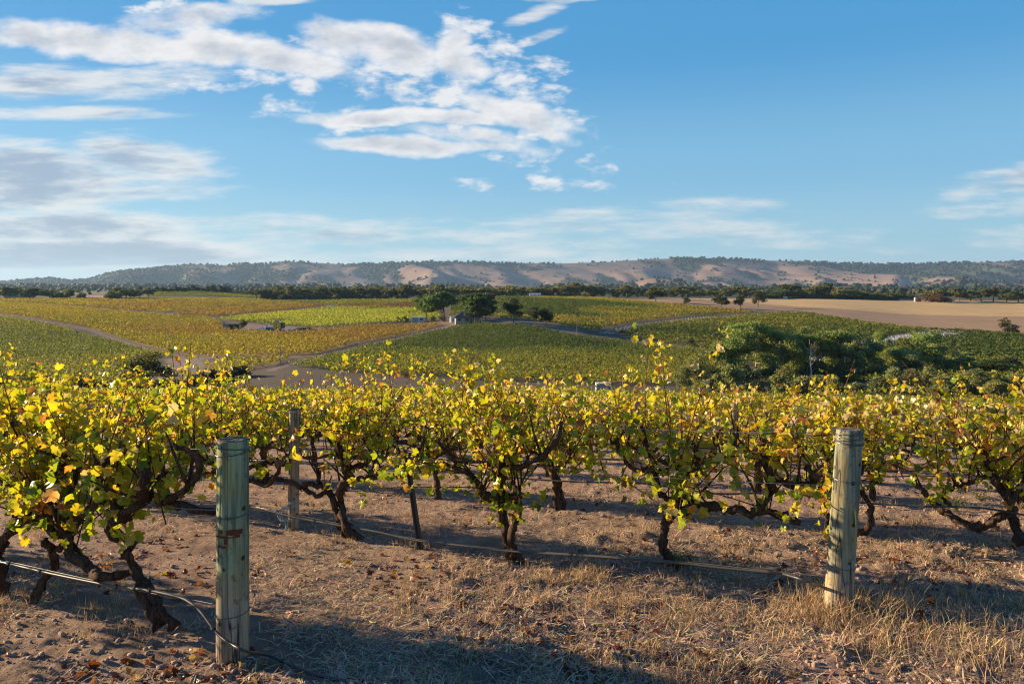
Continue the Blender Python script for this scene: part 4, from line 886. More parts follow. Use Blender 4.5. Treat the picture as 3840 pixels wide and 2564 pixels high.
LEAFPAL = np.array([(.45, .45, .02), (.30, .37, .02), (.17, .25, .018), (.68, .52, .03), (.74, .47, .035), (.68, .30, .05), (.66, .50, .27), (.30, .11, .04)])
def leaves(P, tip, size, r, core, rim, T):
    n = len(P); k = len(T)
    tip = tip / (np.linalg.norm(tip, axis=1, keepdims=True) + 1e-9)
    nr = r.normal(size=(n, 3)); nr[:, 2] += .5; nr -= tip * (nr * tip).sum(1, keepdims=True); nr /= np.linalg.norm(nr, axis=1, keepdims=True) + 1e-9
    sd_ = np.cross(tip, nr)
    loc = np.concatenate([T, [(0, .38)]]); x = loc[:, 0][None] * (.9 + .25 * r.random((n, 1))); y = loc[:, 1][None]
    z = -(r.random((n, 1)) * 1.15 - .10) * np.abs(x) - (r.normal(size=(n, 1)) * .8) * (y - .4) ** 2 + .09 * r.normal(size=(n, k + 1))
    V = P[:, None] + size[:, None, None] * (x[..., None] * sd_[:, None] + y[..., None] * tip[:, None] + z[..., None] * nr[:, None])
    i = np.arange(k); f = np.stack([np.full(k, k), i, (i + 1) % k], 1)
    Fi = (f[None] + (np.arange(n) * (k + 1))[:, None, None]).reshape(-1, 3)
    C = np.repeat(rim[:, None], k + 1, 1); C[:, k] = core; C = C * (.92 + .16 * r.random((n, k + 1, 1)))
    return V.reshape(-1, 3), Fi, C.reshape(-1, 3)
def leaf_colours(P, r, w):
    n = len(P); w = np.array(w, float); pr = np.tile(w / w.sum(), (n, 1))
    hi = sm(P[:, 2], .55, 1.4)
    pr[:, 1] *= 1.6 - hi; pr[:, 2] *= 1.8 - 1.3 * hi; pr[:, 3] *= .6 + .8 * hi; pr[:, 4] *= .4 + hi; pr[:, 6] *= .3 + 1.2 * hi
    pr /= pr.sum(1, keepdims=True); ci = (pr.cumsum(1) > r.random((n, 1))).argmax(1)
    core = LEAFPAL[ci] * (.85 + .3 * r.random((n, 1)))
    other = LEAFPAL[r.choice(len(LEAFPAL), n, p=[.2, .12, .02, .3, .17, .1, .05, .04])]
    k = (r.random(n) < .4)[:, None]
    return core, np.where(k, core * .35 + other * .65, core)
WL = [30, 16, 9, 20, 10, 4, 6, 3]
BARK = (.085, .056, .040)
def vine_meshes(r, wood, w, n_canes, detail, span=.85, tall=.1, topz=1.42, density=1.2, size=.062, low=.10, clear=(), shoots=0):
    """wood: list of (points, radii); canes spring from the arms, leaves sit along the canes"""
    b = MB(); org = []; vt = .09 + r.normal() * .06
    for pts, rad in wood:
        sp = smooth_path(pts, 5 if detail else 3)
        sp[1:-1] += r.normal(size=sp[1:-1].shape) * .008
        rr = np.interp(np.linspace(0, 1, len(sp)), np.linspace(0, 1, len(rad)), rad) * .68 * (1 + .16 * r.normal(size=len(sp)).clip(-1.5, 1.5))
        b.tube(sp, rr, 11 if detail else 6, BARK, .30, r)
        org.append(sp[sp[:, 2] > .42])
    org = np.concatenate(org) if len(org) else np.zeros((0, 3))
    for k in range(16 if detail else 7):                   # old spurs and dark laterals
        lo = org[org[:, 2] < .95]
        if not len(lo): break
        o = lo[r.integers(len(lo))]; e = o + np.array([r.normal() * .13, r.normal() * .10, .10 + .28 * r.random()])
        b.tube(smooth_path([o, (o + e) / 2 + r.normal(size=3) * .025, e], 3), np.linspace(.012, .005, 7), 5, BARK, .25, r)
    V = np.concatenate(b.V); trunk = bpy.data.meshes.new('trunk'); trunk.from_pydata(V.tolist(), [], b.F); trunk.materials.append(M_wood)
    A = np.ones((len(V), 4), np.float32); A[:, :3] = BARK; ca_ = trunk.color_attributes.new('col', 'FLOAT_COLOR', 'POINT'); ca_.data.foreach_set('color', A.ravel())
    trunk.polygons.foreach_set('use_smooth', np.ones(len(trunk.polygons), bool))
    cb = MB(); LP, LD = [], []
    for k in range(n_canes):
        if r.random() < .62 and len(org): o = org[r.integers(len(org))].copy()
        else: q = (r.random() * 2 - 1) * span; o = np.array([RD[0] * q, RD[1] * q, .62 + .42 * r.random()])
        o[:2] += r.normal(size=2) * .05
        d = np.array([r.normal() * .42, r.normal() * .42, 1.0])
        if r.random() < .16: d = np.array([r.normal() * .9, r.normal() * .9, .12 + .3 * r.random()])
        d /= np.linalg.norm(d); top = topz + vt + r.normal() * .09 - .26 * min(1.0, ((o[0] * RD[0] + o[1] * RD[1]) / .75) ** 2)
        if r.random() < tall: top += .14 + .32 * r.random() ** 1.5
        if any(math.hypot(o[0] - q_[0], o[1] - q_[1]) < q_[3] + .08 for q_ in clear): continue
        L = np.clip((top - o[2]) / max(d[2], .5), .18, 1.05) * (.75 + .25 * r.random())
        bend = r.normal(size=3) * .10; m = 7
        tt = np.linspace(0, 1, m); pts = o + d * L * tt[:, None] + bend * (tt ** 2)[:, None]; pts[:, 2] -= .10 * (1 - d[2]) * tt ** 2
        if any((np.hypot(pts[:, 0] - q_[0], pts[:, 1] - q_[1]) < q_[3]).any() for q_ in clear): continue
        cb.tube(pts, np.linspace(.0055, .0024, m), 4 if detail else 3, (.15, .07, .04))
        nl = int(L / .058 * density); tl = np.sort(r.random(nl)) ** .85
        q = np.stack([np.interp(tl, tt, pts[:, j]) for j in range(3)], 1); off = r.normal(size=(nl, 3)) * np.array([.05, .05, .035])
        LP.append(q + off); LD.append(off * 6 + r.normal(size=(nl, 3)) * .45 + np.array([0, 0, -.35]))
    for k in range(shoots):                                # the few long shoots that stand over the row
        q = (r.random() * 2 - 1) * span * .8; o = np.array([RD[0] * q, RD[1] * q, 1.0 + .1 * r.random()]); m = 7; tt = np.linspace(0, 1, m)
        if any(math.hypot(o[0] - q_[0], o[1] - q_[1]) < q_[3] + .25 for q_ in clear): continue
        L = topz + .12 + .26 * r.random() - o[2]; d = np.array([r.normal() * .22, r.normal() * .15, 1.0]); pts = o + d * L * tt[:, None] + np.outer(tt ** 2, r.normal(size=3) * .07)
        cb.tube(pts, np.linspace(.0045, .0022, m), 4, (.15, .07, .04)); nl = 16 + r.integers(14); tl = .35 + .65 * r.random(nl) ** .7
        qv = np.stack([np.interp(tl, tt, pts[:, j]) for j in range(3)], 1); off = r.normal(size=(nl, 3)) * np.array([.06, .06, .045])
        LP.append(qv + off); LD.append(off * 6 + r.normal(size=(nl, 3)) * .45 + np.array([0, 0, -.35]))
    nlow = int(n_canes * 11 * low * density)                 # leaf bunches hanging low from the arms
    if len(org) and nlow:
        cen = org[r.integers(len(org), size=max(3, nlow // 14))] + r.normal(size=(max(3, nlow // 14), 3)) * np.array([.07, .07, .05])
        q = cen[r.integers(len(cen), size=nlow)] + r.normal(size=(nlow, 3)) * np.array([.085, .085, .075]); q[:, 2] = np.maximum(q[:, 2], .33)
        LP.append(q); LD.append(r.normal(size=(nlow, 3)) * .5 + np.array([0, 0, -.7]))
    P = np.concatenate(LP); D = np.concatenate(LD)
    ok = np.ones(len(P), bool)
    for cx, cy, cz, rad in clear:                         # leaves are kept off the posts
        ok &= ~((np.hypot(P[:, 0] - cx, P[:, 1] - cy) < rad) & (P[:, 2] < cz))
    P, D = P[ok], D[ok]; n = len(P)
    core, rim = leaf_colours(P, r, w); s = size * (.42 + .85 * r.random(n) ** .9) * (1 - .25 * sm(P[:, 2], 1.2, 1.6))
    Vl, Fl, Cl = leaves(P, D, s, r, core, rim, LT if detail else LS)
    fol = mesh_np('foliage', Vl, [Fl], M_leaf, Cl)
    V = np.concatenate(cb.V); cane = bpy.data.meshes.new('canes'); cane.from_pydata(V.tolist(), [], cb.F); cane.materials.append(M_wood)
    A = np.ones((len(V), 4), np.float32); A[:, :3] = np.concatenate(cb.C); ca_ = cane.color_attributes.new('col', 'FLOAT_COLOR', 'POINT'); ca_.data.foreach_set('color', A.ravel())
    return trunk, cane, fol
def random_wood(r):
    h = .46 + .10 * r.random(); lx = r.normal() * .06; ly = r.normal() * .04
    W_ = [([(0, 0, -.06), (lx * .3 + .01, ly * .3, h * .35), (lx * .8, ly, h * .7), (lx, ly, h)], [.062, .048, .046, .055])]
    if r.random() < .35: W_.append(([(.07, .02, -.06), (.06 + lx * .5, .01, h * .5), (lx, ly, h)], [.04, .034, .036]))
    for k in range(r.integers(4, 7)):
        s = 1 if k % 2 else -1; q = .25 + .55 * r.random(); y = r.normal() * .10; e = .72 + .35 * r.random()
        a = np.array([lx, ly, h - .04])
        def at3(x, yy, z): return (a[0] + RD[0] * x + RN[0] * yy, a[1] + RD[1] * x + RN[1] * yy, z)
        dip = r.random() < .35
        W_.append(([tuple(a), at3(s * q * .35, y * .4, h + (.0 if dip else .08)), at3(s * q * .75, y, h + (-.02 if dip else .16)), at3(s * q, y * 1.1, (h + e) / 2 + .05), at3(s * q * (.85 + .25 * r.random()), y + .05 * r.normal(), e)], [.042, .034, .030, .026, .016]))
    return W_
VG = 'grapevines of the near rows'
def put_vine(loc, label, meshes):
    o = empty('grapevine', loc, label, 'grapevine', VG); link('trunk', meshes[0], o); link('canes', meshes[1], o); link('foliage', meshes[2], o); return o
def wood_px(p, base, strokes, off=0.0):
    """gnarled arms drawn on the row's own plane, then brought to the foot of the vine"""
    out = []; r = np.random.default_rng(int(abs(base[0]) * 100) & 0xffff)
    for pts, rad in strokes:
        q = np.array([rowpt(x, y, p, off) for x, y in pts]) - base
        q[1:, :2] += r.normal(size=(len(q) - 1, 1)) * .05 * RN
        if q[0, 2] < .06: q = np.vstack([q[0] + np.array([.005, 0, -.14]), q]); rad = [rad[0] * 1.15] + list(rad)
        out.append((q, rad))
    return out
WR = [20, 13, 8, 20, 12, 4, 17, 4]; WLEFT = [38, 20, 9, 17, 8, 4, 4, 3]
def clr(b):
    out = []
    for px, py, ph, rad in ((873, 2466, 1.2, .22), (1100, 1986, 1.12, .17), (3142, 2285, 1.16, .20)):
        q = near(px, py); d = -q[:2] / np.linalg.norm(q[:2])
        for k in range(5): out.append((q[0] + d[0] * .17 * k - b[0], q[1] + d[1] * .17 * k - b[1], ph + q[2] - b[2] - .05 * k, rad))
    return out
def front():
    p1, p2, p3 = ROWP[:3]
    T = []
    # first row, left: (row, foot px, strokes, colours, canes, label)
    b = rowground(600, p1); T.append((b, wood_px(p1, b, [([(605, 2350), (560, 2240), (515, 2140), (505, 2050)], [.066, .056, .046, .04]), ([(655, 2350), (590, 2250), (520, 2150)], [.046, .038, .032]),
        ([(510, 2140), (430, 2135), (345, 2135), (290, 2060), (250, 1960), (180, 1900)], [.045, .04, .042, .04, .035, .028]), ([(505, 2050), (470, 1950), (540, 1870), (640, 1900), (780, 1925)], [.05, .045, .04, .035, .028]),
        ([(470, 1950), (420, 1860), (430, 1760), (380, 1690)], [.05, .05, .045, .035]), ([(540, 1870), (590, 1770), (530, 1700), (515, 1650)], [.045, .045, .040, .028]), ([(600, 1890), (700, 1830), (730, 1730), (700, 1650)], [.03, .03, .026, .02])]), WLEFT, 46, 'thick trunked old vine in the front row, standing left of the first round post', .95))
    b = rowground(180, p1); T.append((b, wood_px(p1, b, [([(128, 2240), (160, 2150), (195, 2070), (205, 2010)], [.048, .04, .036, .036]), ([(200, 2060), (260, 2050), (330, 2110), (365, 2200)], [.035, .032, .036, .03]),
        ([(205, 2010), (170, 1930), (110, 1870), (90, 1790)], [.04, .04, .034, .026]), ([(205, 2010), (280, 1930), (260, 1840), (300, 1740)], [.04, .04, .034, .026]), ([(280, 1930), (380, 1890), (420, 1810), (400, 1730)], [.036, .034, .03, .022])]), WLEFT, 42, 'leaning thin trunked vine in the front row, second from the left edge', .8))
    b = rowground(10, p1); T.append((b, wood_px(p1, b, [([(10, 2235), (30, 2130), (20, 2040), (60, 1950)], [.058, .05, .046, .042]), ([(60, 1950), (110, 1880), (80, 1780), (110, 1690)], [.05, .045, .04, .03]), ([(20, 2040), (-60, 1960), (-120, 1860), (-100, 1760)], [.045, .04, .035, .03]),
        ([(60, 1950), (160, 1930), (190, 1850), (180, 1750), (120, 1640)], [.042, .04, .035, .03, .025])]), WLEFT, 46, 'dark thick vine in the front row, cut by the left edge of the picture', .9))
    # second row
    b = rowground(1325, p2); T.append((b, wood_px(p2, b, [([(1345, 2025), (1310, 1950), (1275, 1880), (1310, 1815), (1325, 1780)], [.062, .058, .05, .055, .04]), ([(1290, 2000), (1265, 1930), (1255, 1860)], [.05, .042, .036]),
        ([(1255, 1860), (1205, 1820), (1190, 1770), (1210, 1735)], [.034, .030, .028, .022]), ([(1240, 1850), (1180, 1855), (1130, 1830), (1170, 1805), (1230, 1830)], [.03, .032, .034, .03, .024]), ([(1130, 1830), (1080, 1800), (1010, 1790), (960, 1750)], [.034, .03, .028, .02]),
        ([(1310, 1815), (1290, 1740), (1280, 1650), (1300, 1580)], [.046, .05, .05, .036]), ([(1320, 1800), (1400, 1790), (1490, 1780), (1540, 1750)], [.034, .032, .03, .024]), ([(1300, 1770), (1370, 1720), (1350, 1640)], [.03, .028, .022])]), WL, 44, 'vine with a twisted double trunk and a looped arm, right of the thin round post', .9))
    b = rowground(1925, p2); T.append((b, wood_px(p2, b, [([(1925, 2095), (1895, 2010), (1875, 1930), (1870, 1850)], [.075, .065, .058, .06]), ([(1945, 2095), (1930, 2010), (1935, 1930), (1915, 1855)], [.05, .045, .042, .045]),
        ([(1870, 1850), (1820, 1860), (1790, 1820), (1740, 1770), (1640, 1730)], [.05, .055, .04, .032, .022]), ([(1880, 1860), (1885, 1790), (1870, 1740), (1890, 1680)], [.05, .048, .044, .03]), ([(1920, 1860), (1945, 1870), (1940, 1830), (1915, 1810)], [.036, .038, .034, .024]),
        ([(1870, 1740), (1790, 1730), (1690, 1710), (1650, 1640)], [.036, .034, .028, .02]), ([(1890, 1760), (1980, 1740), (2060, 1690), (2110, 1580)], [.036, .034, .03, .022])]), WL, 44, 'thick upright vine with a split trunk in the middle of the second row', .9))
    b = rowground(2500, p2, .42); T.append((b, wood_px(p2, b, [([(2510, 2100), (2490, 2040), (2500, 1960), (2535, 1890)], [.062, .048, .05, .055]), ([(2530, 1890), (2480, 1850), (2450, 1790), (2400, 1750)], [.04, .036, .032, .024]),
        ([(2535, 1890), (2590, 1810), (2615, 1740), (2600, 1660)], [.04, .036, .032, .022]), ([(2535, 1890), (2640, 1890), (2740, 1905), (2830, 1915), (2880, 1860), (2900, 1800), (2860, 1700), (2860, 1640)], [.05, .044, .042, .046, .04, .036, .034, .024]),
        ([(2830, 1915), (2920, 1940), (3000, 1955)], [.045, .042, .034]), ([(2905, 1800), (2980, 1820), (3045, 1810), (3050, 1760), (3010, 1725), (2990, 1640)], [.036, .034, .036, .03, .026, .02]), ([(2450, 1790), (2420, 1700), (2400, 1600)], [.03, .03, .024])], .42), WR, 50, 'single trunked vine with a long low arm reaching right towards the second round post', 1.05))
    for k, (m, w) in enumerate(((-1.55, WL), (-3.1, WLEFT), (-4.7, WLEFT), (-6.2, WLEFT), (-7.8, WLEFT))):
        q = rowground(1325, p2); x = q[:2] + RD * m; T.append((np.array([x[0], x[1], gz(*x)]), None, w, 40, ('vine in the second row behind the first round post, just left of the thin post', 'vine in the second row seen behind the thick trunked old vine', 'vine in the second row hidden behind the leaning thin trunked vine', 'vine in the second row behind the left edge vine of the front row', 'vine at the far left end of the second row')[k], .9))
    # third row
    for px, lb, st in ((1640, 'slim vine in the third row between the steel stakes and the thick upright vine', None), (2090, 'slender trunked vine in the third row right of the thick upright vine', None), (2580, 'vine in the third row standing behind the single trunked vine', None),
                   (3110, 'vine with hooped arms just behind the second round post', [([(3150, 2010), (3110, 1960), (3090, 1880), (3075, 1830)], [.04, .034, .032, .028]), ([(3130, 2010), (3240, 1990), (3270, 1930), (3240, 1860), (3190, 1830)], [.045, .044, .04, .036, .028]), ([(3075, 1830), (3110, 1760), (3090, 1680)], [.03, .03, .022]), ([(3190, 1830), (3240, 1740), (3230, 1650)], [.032, .03, .022])]),
                   (3790, 'stout vine with two sweeping low arms near the right edge', [([(3830, 2040), (3800, 1950), (3790, 1880), (3750, 1830)], [.06, .05, .05, .045]), ([(3800, 1920), (3740, 1940), (3680, 1970), (3600, 1950), (3520, 1900), (3470, 1860), (3430, 1800)], [.05, .055, .055, .042, .038, .034, .024]), ([(3560, 1900), (3530, 1850), (3600, 1820), (3680, 1800), (3720, 1750)], [.03, .03, .03, .028, .022]), ([(3750, 1830), (3700, 1740), (3690, 1660)], [.045, .04, .03]), ([(3790, 1880), (3850, 1800), (3860, 1700)], [.045, .04, .03])])):
        b = rowground(px, p3); w = WR if px > 1800 else WL
        T.append((b, wood_px(p3, b, st) if st else None, w, 40, lb, .85))
    for k, m in enumerate((-1.45, -2.95, -4.4, -5.9, -7.4, -8.9, -10.4)):
        q = rowground(1640, p3); x = q[:2] + RD * m; T.append((np.array([x[0], x[1], gz(*x)]), None, WLEFT if k > 2 else WL, 36, 'half hidden vine in the left part of the third row behind the second row foliage', .85))
    for k, m in enumerate((1.5, 3.0)):
        q = rowground(3790, p3); x = q[:2] + RD * m; T.append((np.array([x[0], x[1], gz(*x)]), None, WR, 36, 'vine in the third row past the right edge of the picture', .85))
    for i, (b, wd, w, nc, lb, span) in enumerate(T):
        nc = int(nc * (.82 if i < 3 else .9))
        r = np.random.default_rng(500 + i)
        put_vine(b, lb, vine_meshes(r, wd or random_wood(r), w, nc, True, span, .24, 1.26 if i < 3 else 1.42 if i < 11 else 1.25, 1.15, clear=clr(b), shoots=(4 if i < 11 else 3)))
    # unseen continuation of the first row to the left, whose shadows reach the picture
    var = [vine_meshes(np.random.default_rng(800 + k), random_wood(np.random.default_rng(800 + k)), w, 30, False, .85, .09, 1.12, 1.25, .072) for k, w in enumerate([WLEFT] * 3 + [WL] * 3 + [WR] * 4)]
    for k, m in enumerate((-1.5, -3.0, -4.5, -6.0)):
        x = rowground(10, p1)[:2] + RD * m; put_vine((x[0], x[1], gz(*x)), 'vine of the front row beyond the left edge of the picture', var[k % 3])
    n = 0; far = []; rr = random.Random(4)
    for k in range(3, 44):
        p = ROWP[k]; t0, t1 = -.17 * p - 1.2, 1.95 * p + 1.5; t = t0 + rr.random()
        while t < t1:
            x = RN * p - RD * t; x = x + np.array([rr.uniform(-.1, .1), rr.uniform(-.1, .1)]); t += rr.uniform(1.4, 1.6)
            if x[1] > 97 or rr.random() < .04: continue
            u = x[0] / x[1]
            if k < 15 and n < 262 and -.74 < u < .74:
                f = np.clip((u + .7) / 1.4 + rr.uniform(-.2, .2), 0, .999); q = var[int(f * 10)]; n += 1
                o = put_vine((x[0], x[1], gz(*x)), 'grapevine in the massed rows behind the third row of vines', q)
                s = rr.uniform(.84, 1.06); o.scale = (s * rr.choice((1, 1)), s, s); o['group'] = 'grapevines massed behind the third row'
            else: far.append((x[0], x[1]))
    far = np.array(far); m = len(far); r = np.random.default_rng(77); K = 60
    z = terr(far[:, 0], far[:, 1]); al = r.normal(size=(m, K)) * .5; ac = r.normal(size=(m, K)) * .2
    P = np.stack([far[:, :1] + RD[0] * al + RN[0] * ac, far[:, 1:] + RD[1] * al + RN[1] * ac, z[:, None] + 1.0 + .24 * r.normal(size=(m, K))], -1).reshape(-1, 3)
    V, Fq = cards(P, .15 * (.7 + .6 * r.random(len(P))), r, .9)
    w = np.array([30, 22, 18, 16, 6, 2, 4, 2.]); C = LEAFPAL[r.choice(8, len(P), p=w / w.sum())] * np.array([.72, .82, .8]) * (.6 + .5 * r.random((len(P), 1)))
    tag(link('vineyard_block', mesh_np('vineyard_block', V, [Fq], M_leaf, np.repeat(C, 4, 0))), 'yellow green mass of vine rows running down the near slope to its crest', 'vineyard', None, 'stuff')
front()

# ------------------------------------------------------------------ posts, wires, hoses
def post_mat():
    m, t = mat_new('weathered_treated_pine'); o = t.node('ShaderNodeTexCoord').outputs['Object']
    s = t.node('ShaderNodeMapping'); s.inputs['Scale'].default_value = (30, 30, 1.6); t.put(s.inputs[0], o)
    g = t.noise(s.outputs[0], 1.0, 6, .65); st = t.noise(o, 5, 5, .6); pt = t.noise(o, 16, 4, .6)
    s2 = t.node('ShaderNodeMapping'); s2.inputs['Scale'].default_value = (16, 16, .55); t.put(s2.inputs[0], o); ck = t.noise(s2.outputs[0], 1.0, 2, .4)
    c = t.mix(t.sstep(st.outputs[0], .38, .62), attr(t), t.mix(1.0, attr(t), (1.25, .98, .72), 'MULTIPLY'))
    c = t.mix(t.sstep(g.outputs[0], .32, .68), t.mix(1.0, c, (.45, .43, .42), 'MULTIPLY'), t.mix(1.0, c, (1.35, 1.33, 1.3), 'MULTIPLY'))
    c = t.mix(t.sstep(pt.outputs[0], .56, .68, 0, .7), c, (.085, .07, .055)); kn = t.node('ShaderNodeTexVoronoi'); kn.inputs['Scale'].default_value = 7.0; t.put(kn.inputs['Vector'], o)
    c = t.mix(t.sstep(kn.outputs['Distance'], .07, .13), (.05, .038, .03), c)
    crack = t.sstep(t.math('ABSOLUTE', t.math('SUBTRACT', ck.outputs[0], .5)), .0, .022)
    c = t.mix(crack, (.045, .04, .035), c)
    b = t.node('ShaderNodeBsdfPrincipled'); t.put(b.inputs['Base Color'], c); b.inputs['Roughness'].default_value = .85; b.inputs['Specular IOR Level'].default_value = .2
    bp = t.node('ShaderNodeBump'); bp.inputs['Strength'].default_value = .6; bp.inputs['Distance'].default_value = .006
    t.put(bp.inputs['Height'], t.math('ADD', g.outputs[0], t.math('MULTIPLY', crack, .8))); t.l.new(bp.outputs[0], b.inputs['Normal']); t.l.new(b.outputs[0], t.out.inputs[0]); return m
M_post = post_mat()
GREEN, TAN = (.225, .255, .195), (.33, .285, .215)
def round_post(base, top, rad, label, green=.6, seed=1, rings=(), group=None, tone=(.225, .255, .195)):
    """a treated log: greenish above, tan towards the ground, with a chamfered, checked top"""
    r = np.random.default_rng(seed); base = np.array(base, float); ax = np.array(top, float) - base; h = ax[2]; gs = r.random(3)
    o = empty('vineyard_post', base, label, 'post', group)
    n, m = 28, 26; b = MB(); V, C = [], []
    zs = np.concatenate([[-.3], np.linspace(0, h - .02, m - 2), [h]]); ang = np.linspace(0, 6.2832, n, endpoint=False)
    for i, z in enumerate(zs):
        q = max(z, 0) / h; rz = rad * (1.03 - .05 * q) * (.955 if i == len(zs) - 1 else 1)
        rr_ = rz * (1 + .025 * np.sin(ang * 2 + seed) + .02 * (vnoise(ang * 2.2, np.full(n, z * 3.), seed) - .5))
        V += [(ax[0] * q + rr_[j] * math.cos(ang[j]), ax[1] * q + rr_[j] * math.sin(ang[j]), z) for j in range(n)]
        k = np.clip(sm(q, .12, green), 0, 1); C += [tuple(np.array(TAN) * (1 - k) + np.array(tone) * k)] * n
    N = len(zs); Fc = [(i * n + j, i * n + (j + 1) % n, (i + 1) * n + (j + 1) % n, (i + 1) * n + j) for i in range(N - 1) for j in range(n)]
    b.V.append(np.array(V)); b.F += Fc; b.C.append(np.array(C)); b.n = len(V); b.build('log', M_post, o, smooth=True)
    c = MB(); K = 6; V = [(ax[0], ax[1], h + .004)]
    for k in range(1, K + 1):
        for a in ang: q = k / K; V.append((ax[0] + rad * .945 * q * math.cos(a), ax[1] + rad * .945 * q * math.sin(a), h + .004 + .004 * (r.random() - .5) - .004 * (q > .95)))
    Fc = [(0, 1 + j, 1 + (j + 1) % n) for j in range(n)] + [(1 + (k - 1) * n + j, 1 + k * n + j, 1 + k * n + (j + 1) % n, 1 + (k - 1) * n + (j + 1) % n) for k in range(1, K) for j in range(n)]
    c.add(V, Fc, (.17, .155, .13)); c.build('end_grain', M_post, o)
    for z, turns, rt_ in rings:
        w = MB(); a = np.linspace(0, 6.2832 * turns, 26 * turns + 1); q = z / h
        w.tube(np.stack([ax[0] * q + (rad * 1.025 + .002) * np.cos(a), ax[1] * q + (rad * 1.025 + .002) * np.sin(a), z + .02 * np.sin(a * .5 + seed) + .004 * a / 6.28], 1), rt_, 5, (.06, .07, .06)); w.build('wire_tie', M_metal, o)
    return o
p1, p2, p3 = ROWP[:3]
b = near(873, 2466); LPOST = round_post(b, (b[0], b[1], -(1648 - HOR) / F * b[1]), 60 / F * b[1] * .98, 'thick green tinged round post with rusty red paint marks, nearest on the left', .55, 3, ((.27, 1, .0025), (.81, 1, .0028), (1.15, 2, .0028)), tone=(.20, .275, .185))
LB, LR_ = b, 60 / F * b[1] * .98
# rust red paint dabs on its face
def dabs():
    MR = solid_mat('red_oxide_paint', .8, 60, .35)
    b = MB()
    for (x0, x1, y0, y1) in ((838, 856, 1986, 2004), (870, 924, 1986, 2008), (884, 902, 1984, 1992), (822, 926, 2012, 2019), (834, 874, 2008, 2016), (862, 876, 2018, 2042), (834, 872, 2046, 2056), (900, 918, 2006, 2014)):
        n = 8; V = []
        for i in range(n + 1):
            px = x0 + (x1 - x0) * i / n; s = np.clip((px - 873) / 60 * .97, -.96, .96); a = math.asin(s)
            for y in (y0 + 2 * rt.random(), y1 - 2 * rt.random()):
                V.append((LR_ * 1.03 * math.sin(a), -LR_ * 1.03 * math.cos(a) - .001, -(y - HOR) / F * (LB[1] - LR_) - LB[2]))
        b.add(V, [(2 * i, 2 * i + 1, 2 * i + 3, 2 * i + 2) for i in range(n)], (.13, .035, .02))
    b.build('paint_mark', MR, LPOST)
dabs()
b = near(3142, 2285); RPOST = round_post(b, (b[0] + 58 / F * b[1], b[1] + .05, -(1615 - HOR) / F * b[1]), 49 / F * b[1] * .98, 'leaning pale round post with wire wound round its top, nearest on the right', .35, 8, ((.30, 1, .0022), (.86, 1, .0026), (1.10, 3, .0028), (1.14, 2, .0026)))
RB = b
tg = MB(); tg.add([(.075, -.07, .68), (.095, -.05, .66), (.10, -.045, .58), (.085, -.065, .57), (.077, -.066, .68), (.097, -.046, .66), (.102, -.041, .58), (.087, -.061, .57)], [(0, 1, 2, 3), (7, 6, 5, 4), (0, 4, 5, 1), (1, 5, 6, 2), (2, 6, 7, 3), (3, 7, 4, 0)], (.55, .50, .10)); tg.build('plastic_tag', M_plain, RPOST)
b = near(1100, 1986); P2 = round_post(b, (b[0] + 4 / F * b[1], b[1], -(1535 - HOR) / F * b[1]), 20 / F * b[1], 'thin grey round post in the second row with pale twine at its foot', 1.4, 5, ((.30, 1, .002), (.84, 1, .002)))
tw = MB(); r_ = np.random.default_rng(9)
for k in range(5): a = r_.random() * 6.28; tw.tube(smooth_path([(.055 * math.cos(a), -.055, .30 - .02 * k), (-.09 - .02 * k, -.06, .2), (-.08 + .03 * r_.normal(), -.06, .10), (-.03 + .02 * r_.normal(), -.058, .12), (-.07 + .02 * r_.normal(), -.06, .02)], 4), .003, 4, (.38, .50, .46))
tag(tw.build('twine', M_plain, None, b), 'pale blue green twine knotted on the foot of the thin grey post', 'twine')
b = rowground(1862, p3); round_post(b, (b[0], b[1], -(1538 - HOR) / F * b[1]), .048, 'thin round post behind the thick upright vine, its top showing among leaves', 1.4, 6)
for px, k, lb in ((2385, 3, 'slim post low among the trunks right of the slender vine'), (2755, 3, 'slim post glimpsed under the long low arm'), (420, 2, 'slim post hidden in the foliage of the third row at the left'), (1560, 5, 'slim post deep in the rows behind the steel stakes'), (3380, 5, 'slim post deep in the rows at the right')):
    b = rowground(px, ROWP[k]); round_post(b, (b[0], b[1], b[2] + 1.16), .05, lb, 1.4, 10 + k)
def steel_stakes():
    o = None
    for dx, lb in ((0, 'dark steel stake leaning left in the second row, left one of a close pair'), (13, 'dark steel stake leaning left in the second row, right one of a close pair')):
        b = rowground(1568 + dx, p2); t = rowpt(1518 + dx * .7, 1685 + dx, p2) - b; o = empty('steel_stake', b, lb, 'stake', 'pair of steel stakes'); m = MB(); d = t / np.linalg.norm(t)
        for a in (.4, 2.5, 4.6):
            v = np.array([math.cos(a), math.sin(a), 0]) * .016; s = np.array([-math.sin(a), math.cos(a), 0]) * .003
            q = [-.2 * d - s, -.2 * d + s, -.2 * d + v + s, -.2 * d + v - s, t - s, t + s, t + v + s, t + v - s]
            m.add(q, [(0, 3, 2, 1), (4, 5, 6, 7), (0, 1, 5, 4), (1, 2, 6, 5), (2, 3, 7, 6), (3, 0, 4, 7)], (.055, .05, .048))
        m.build('stake', M_metal, o)
steel_stakes()
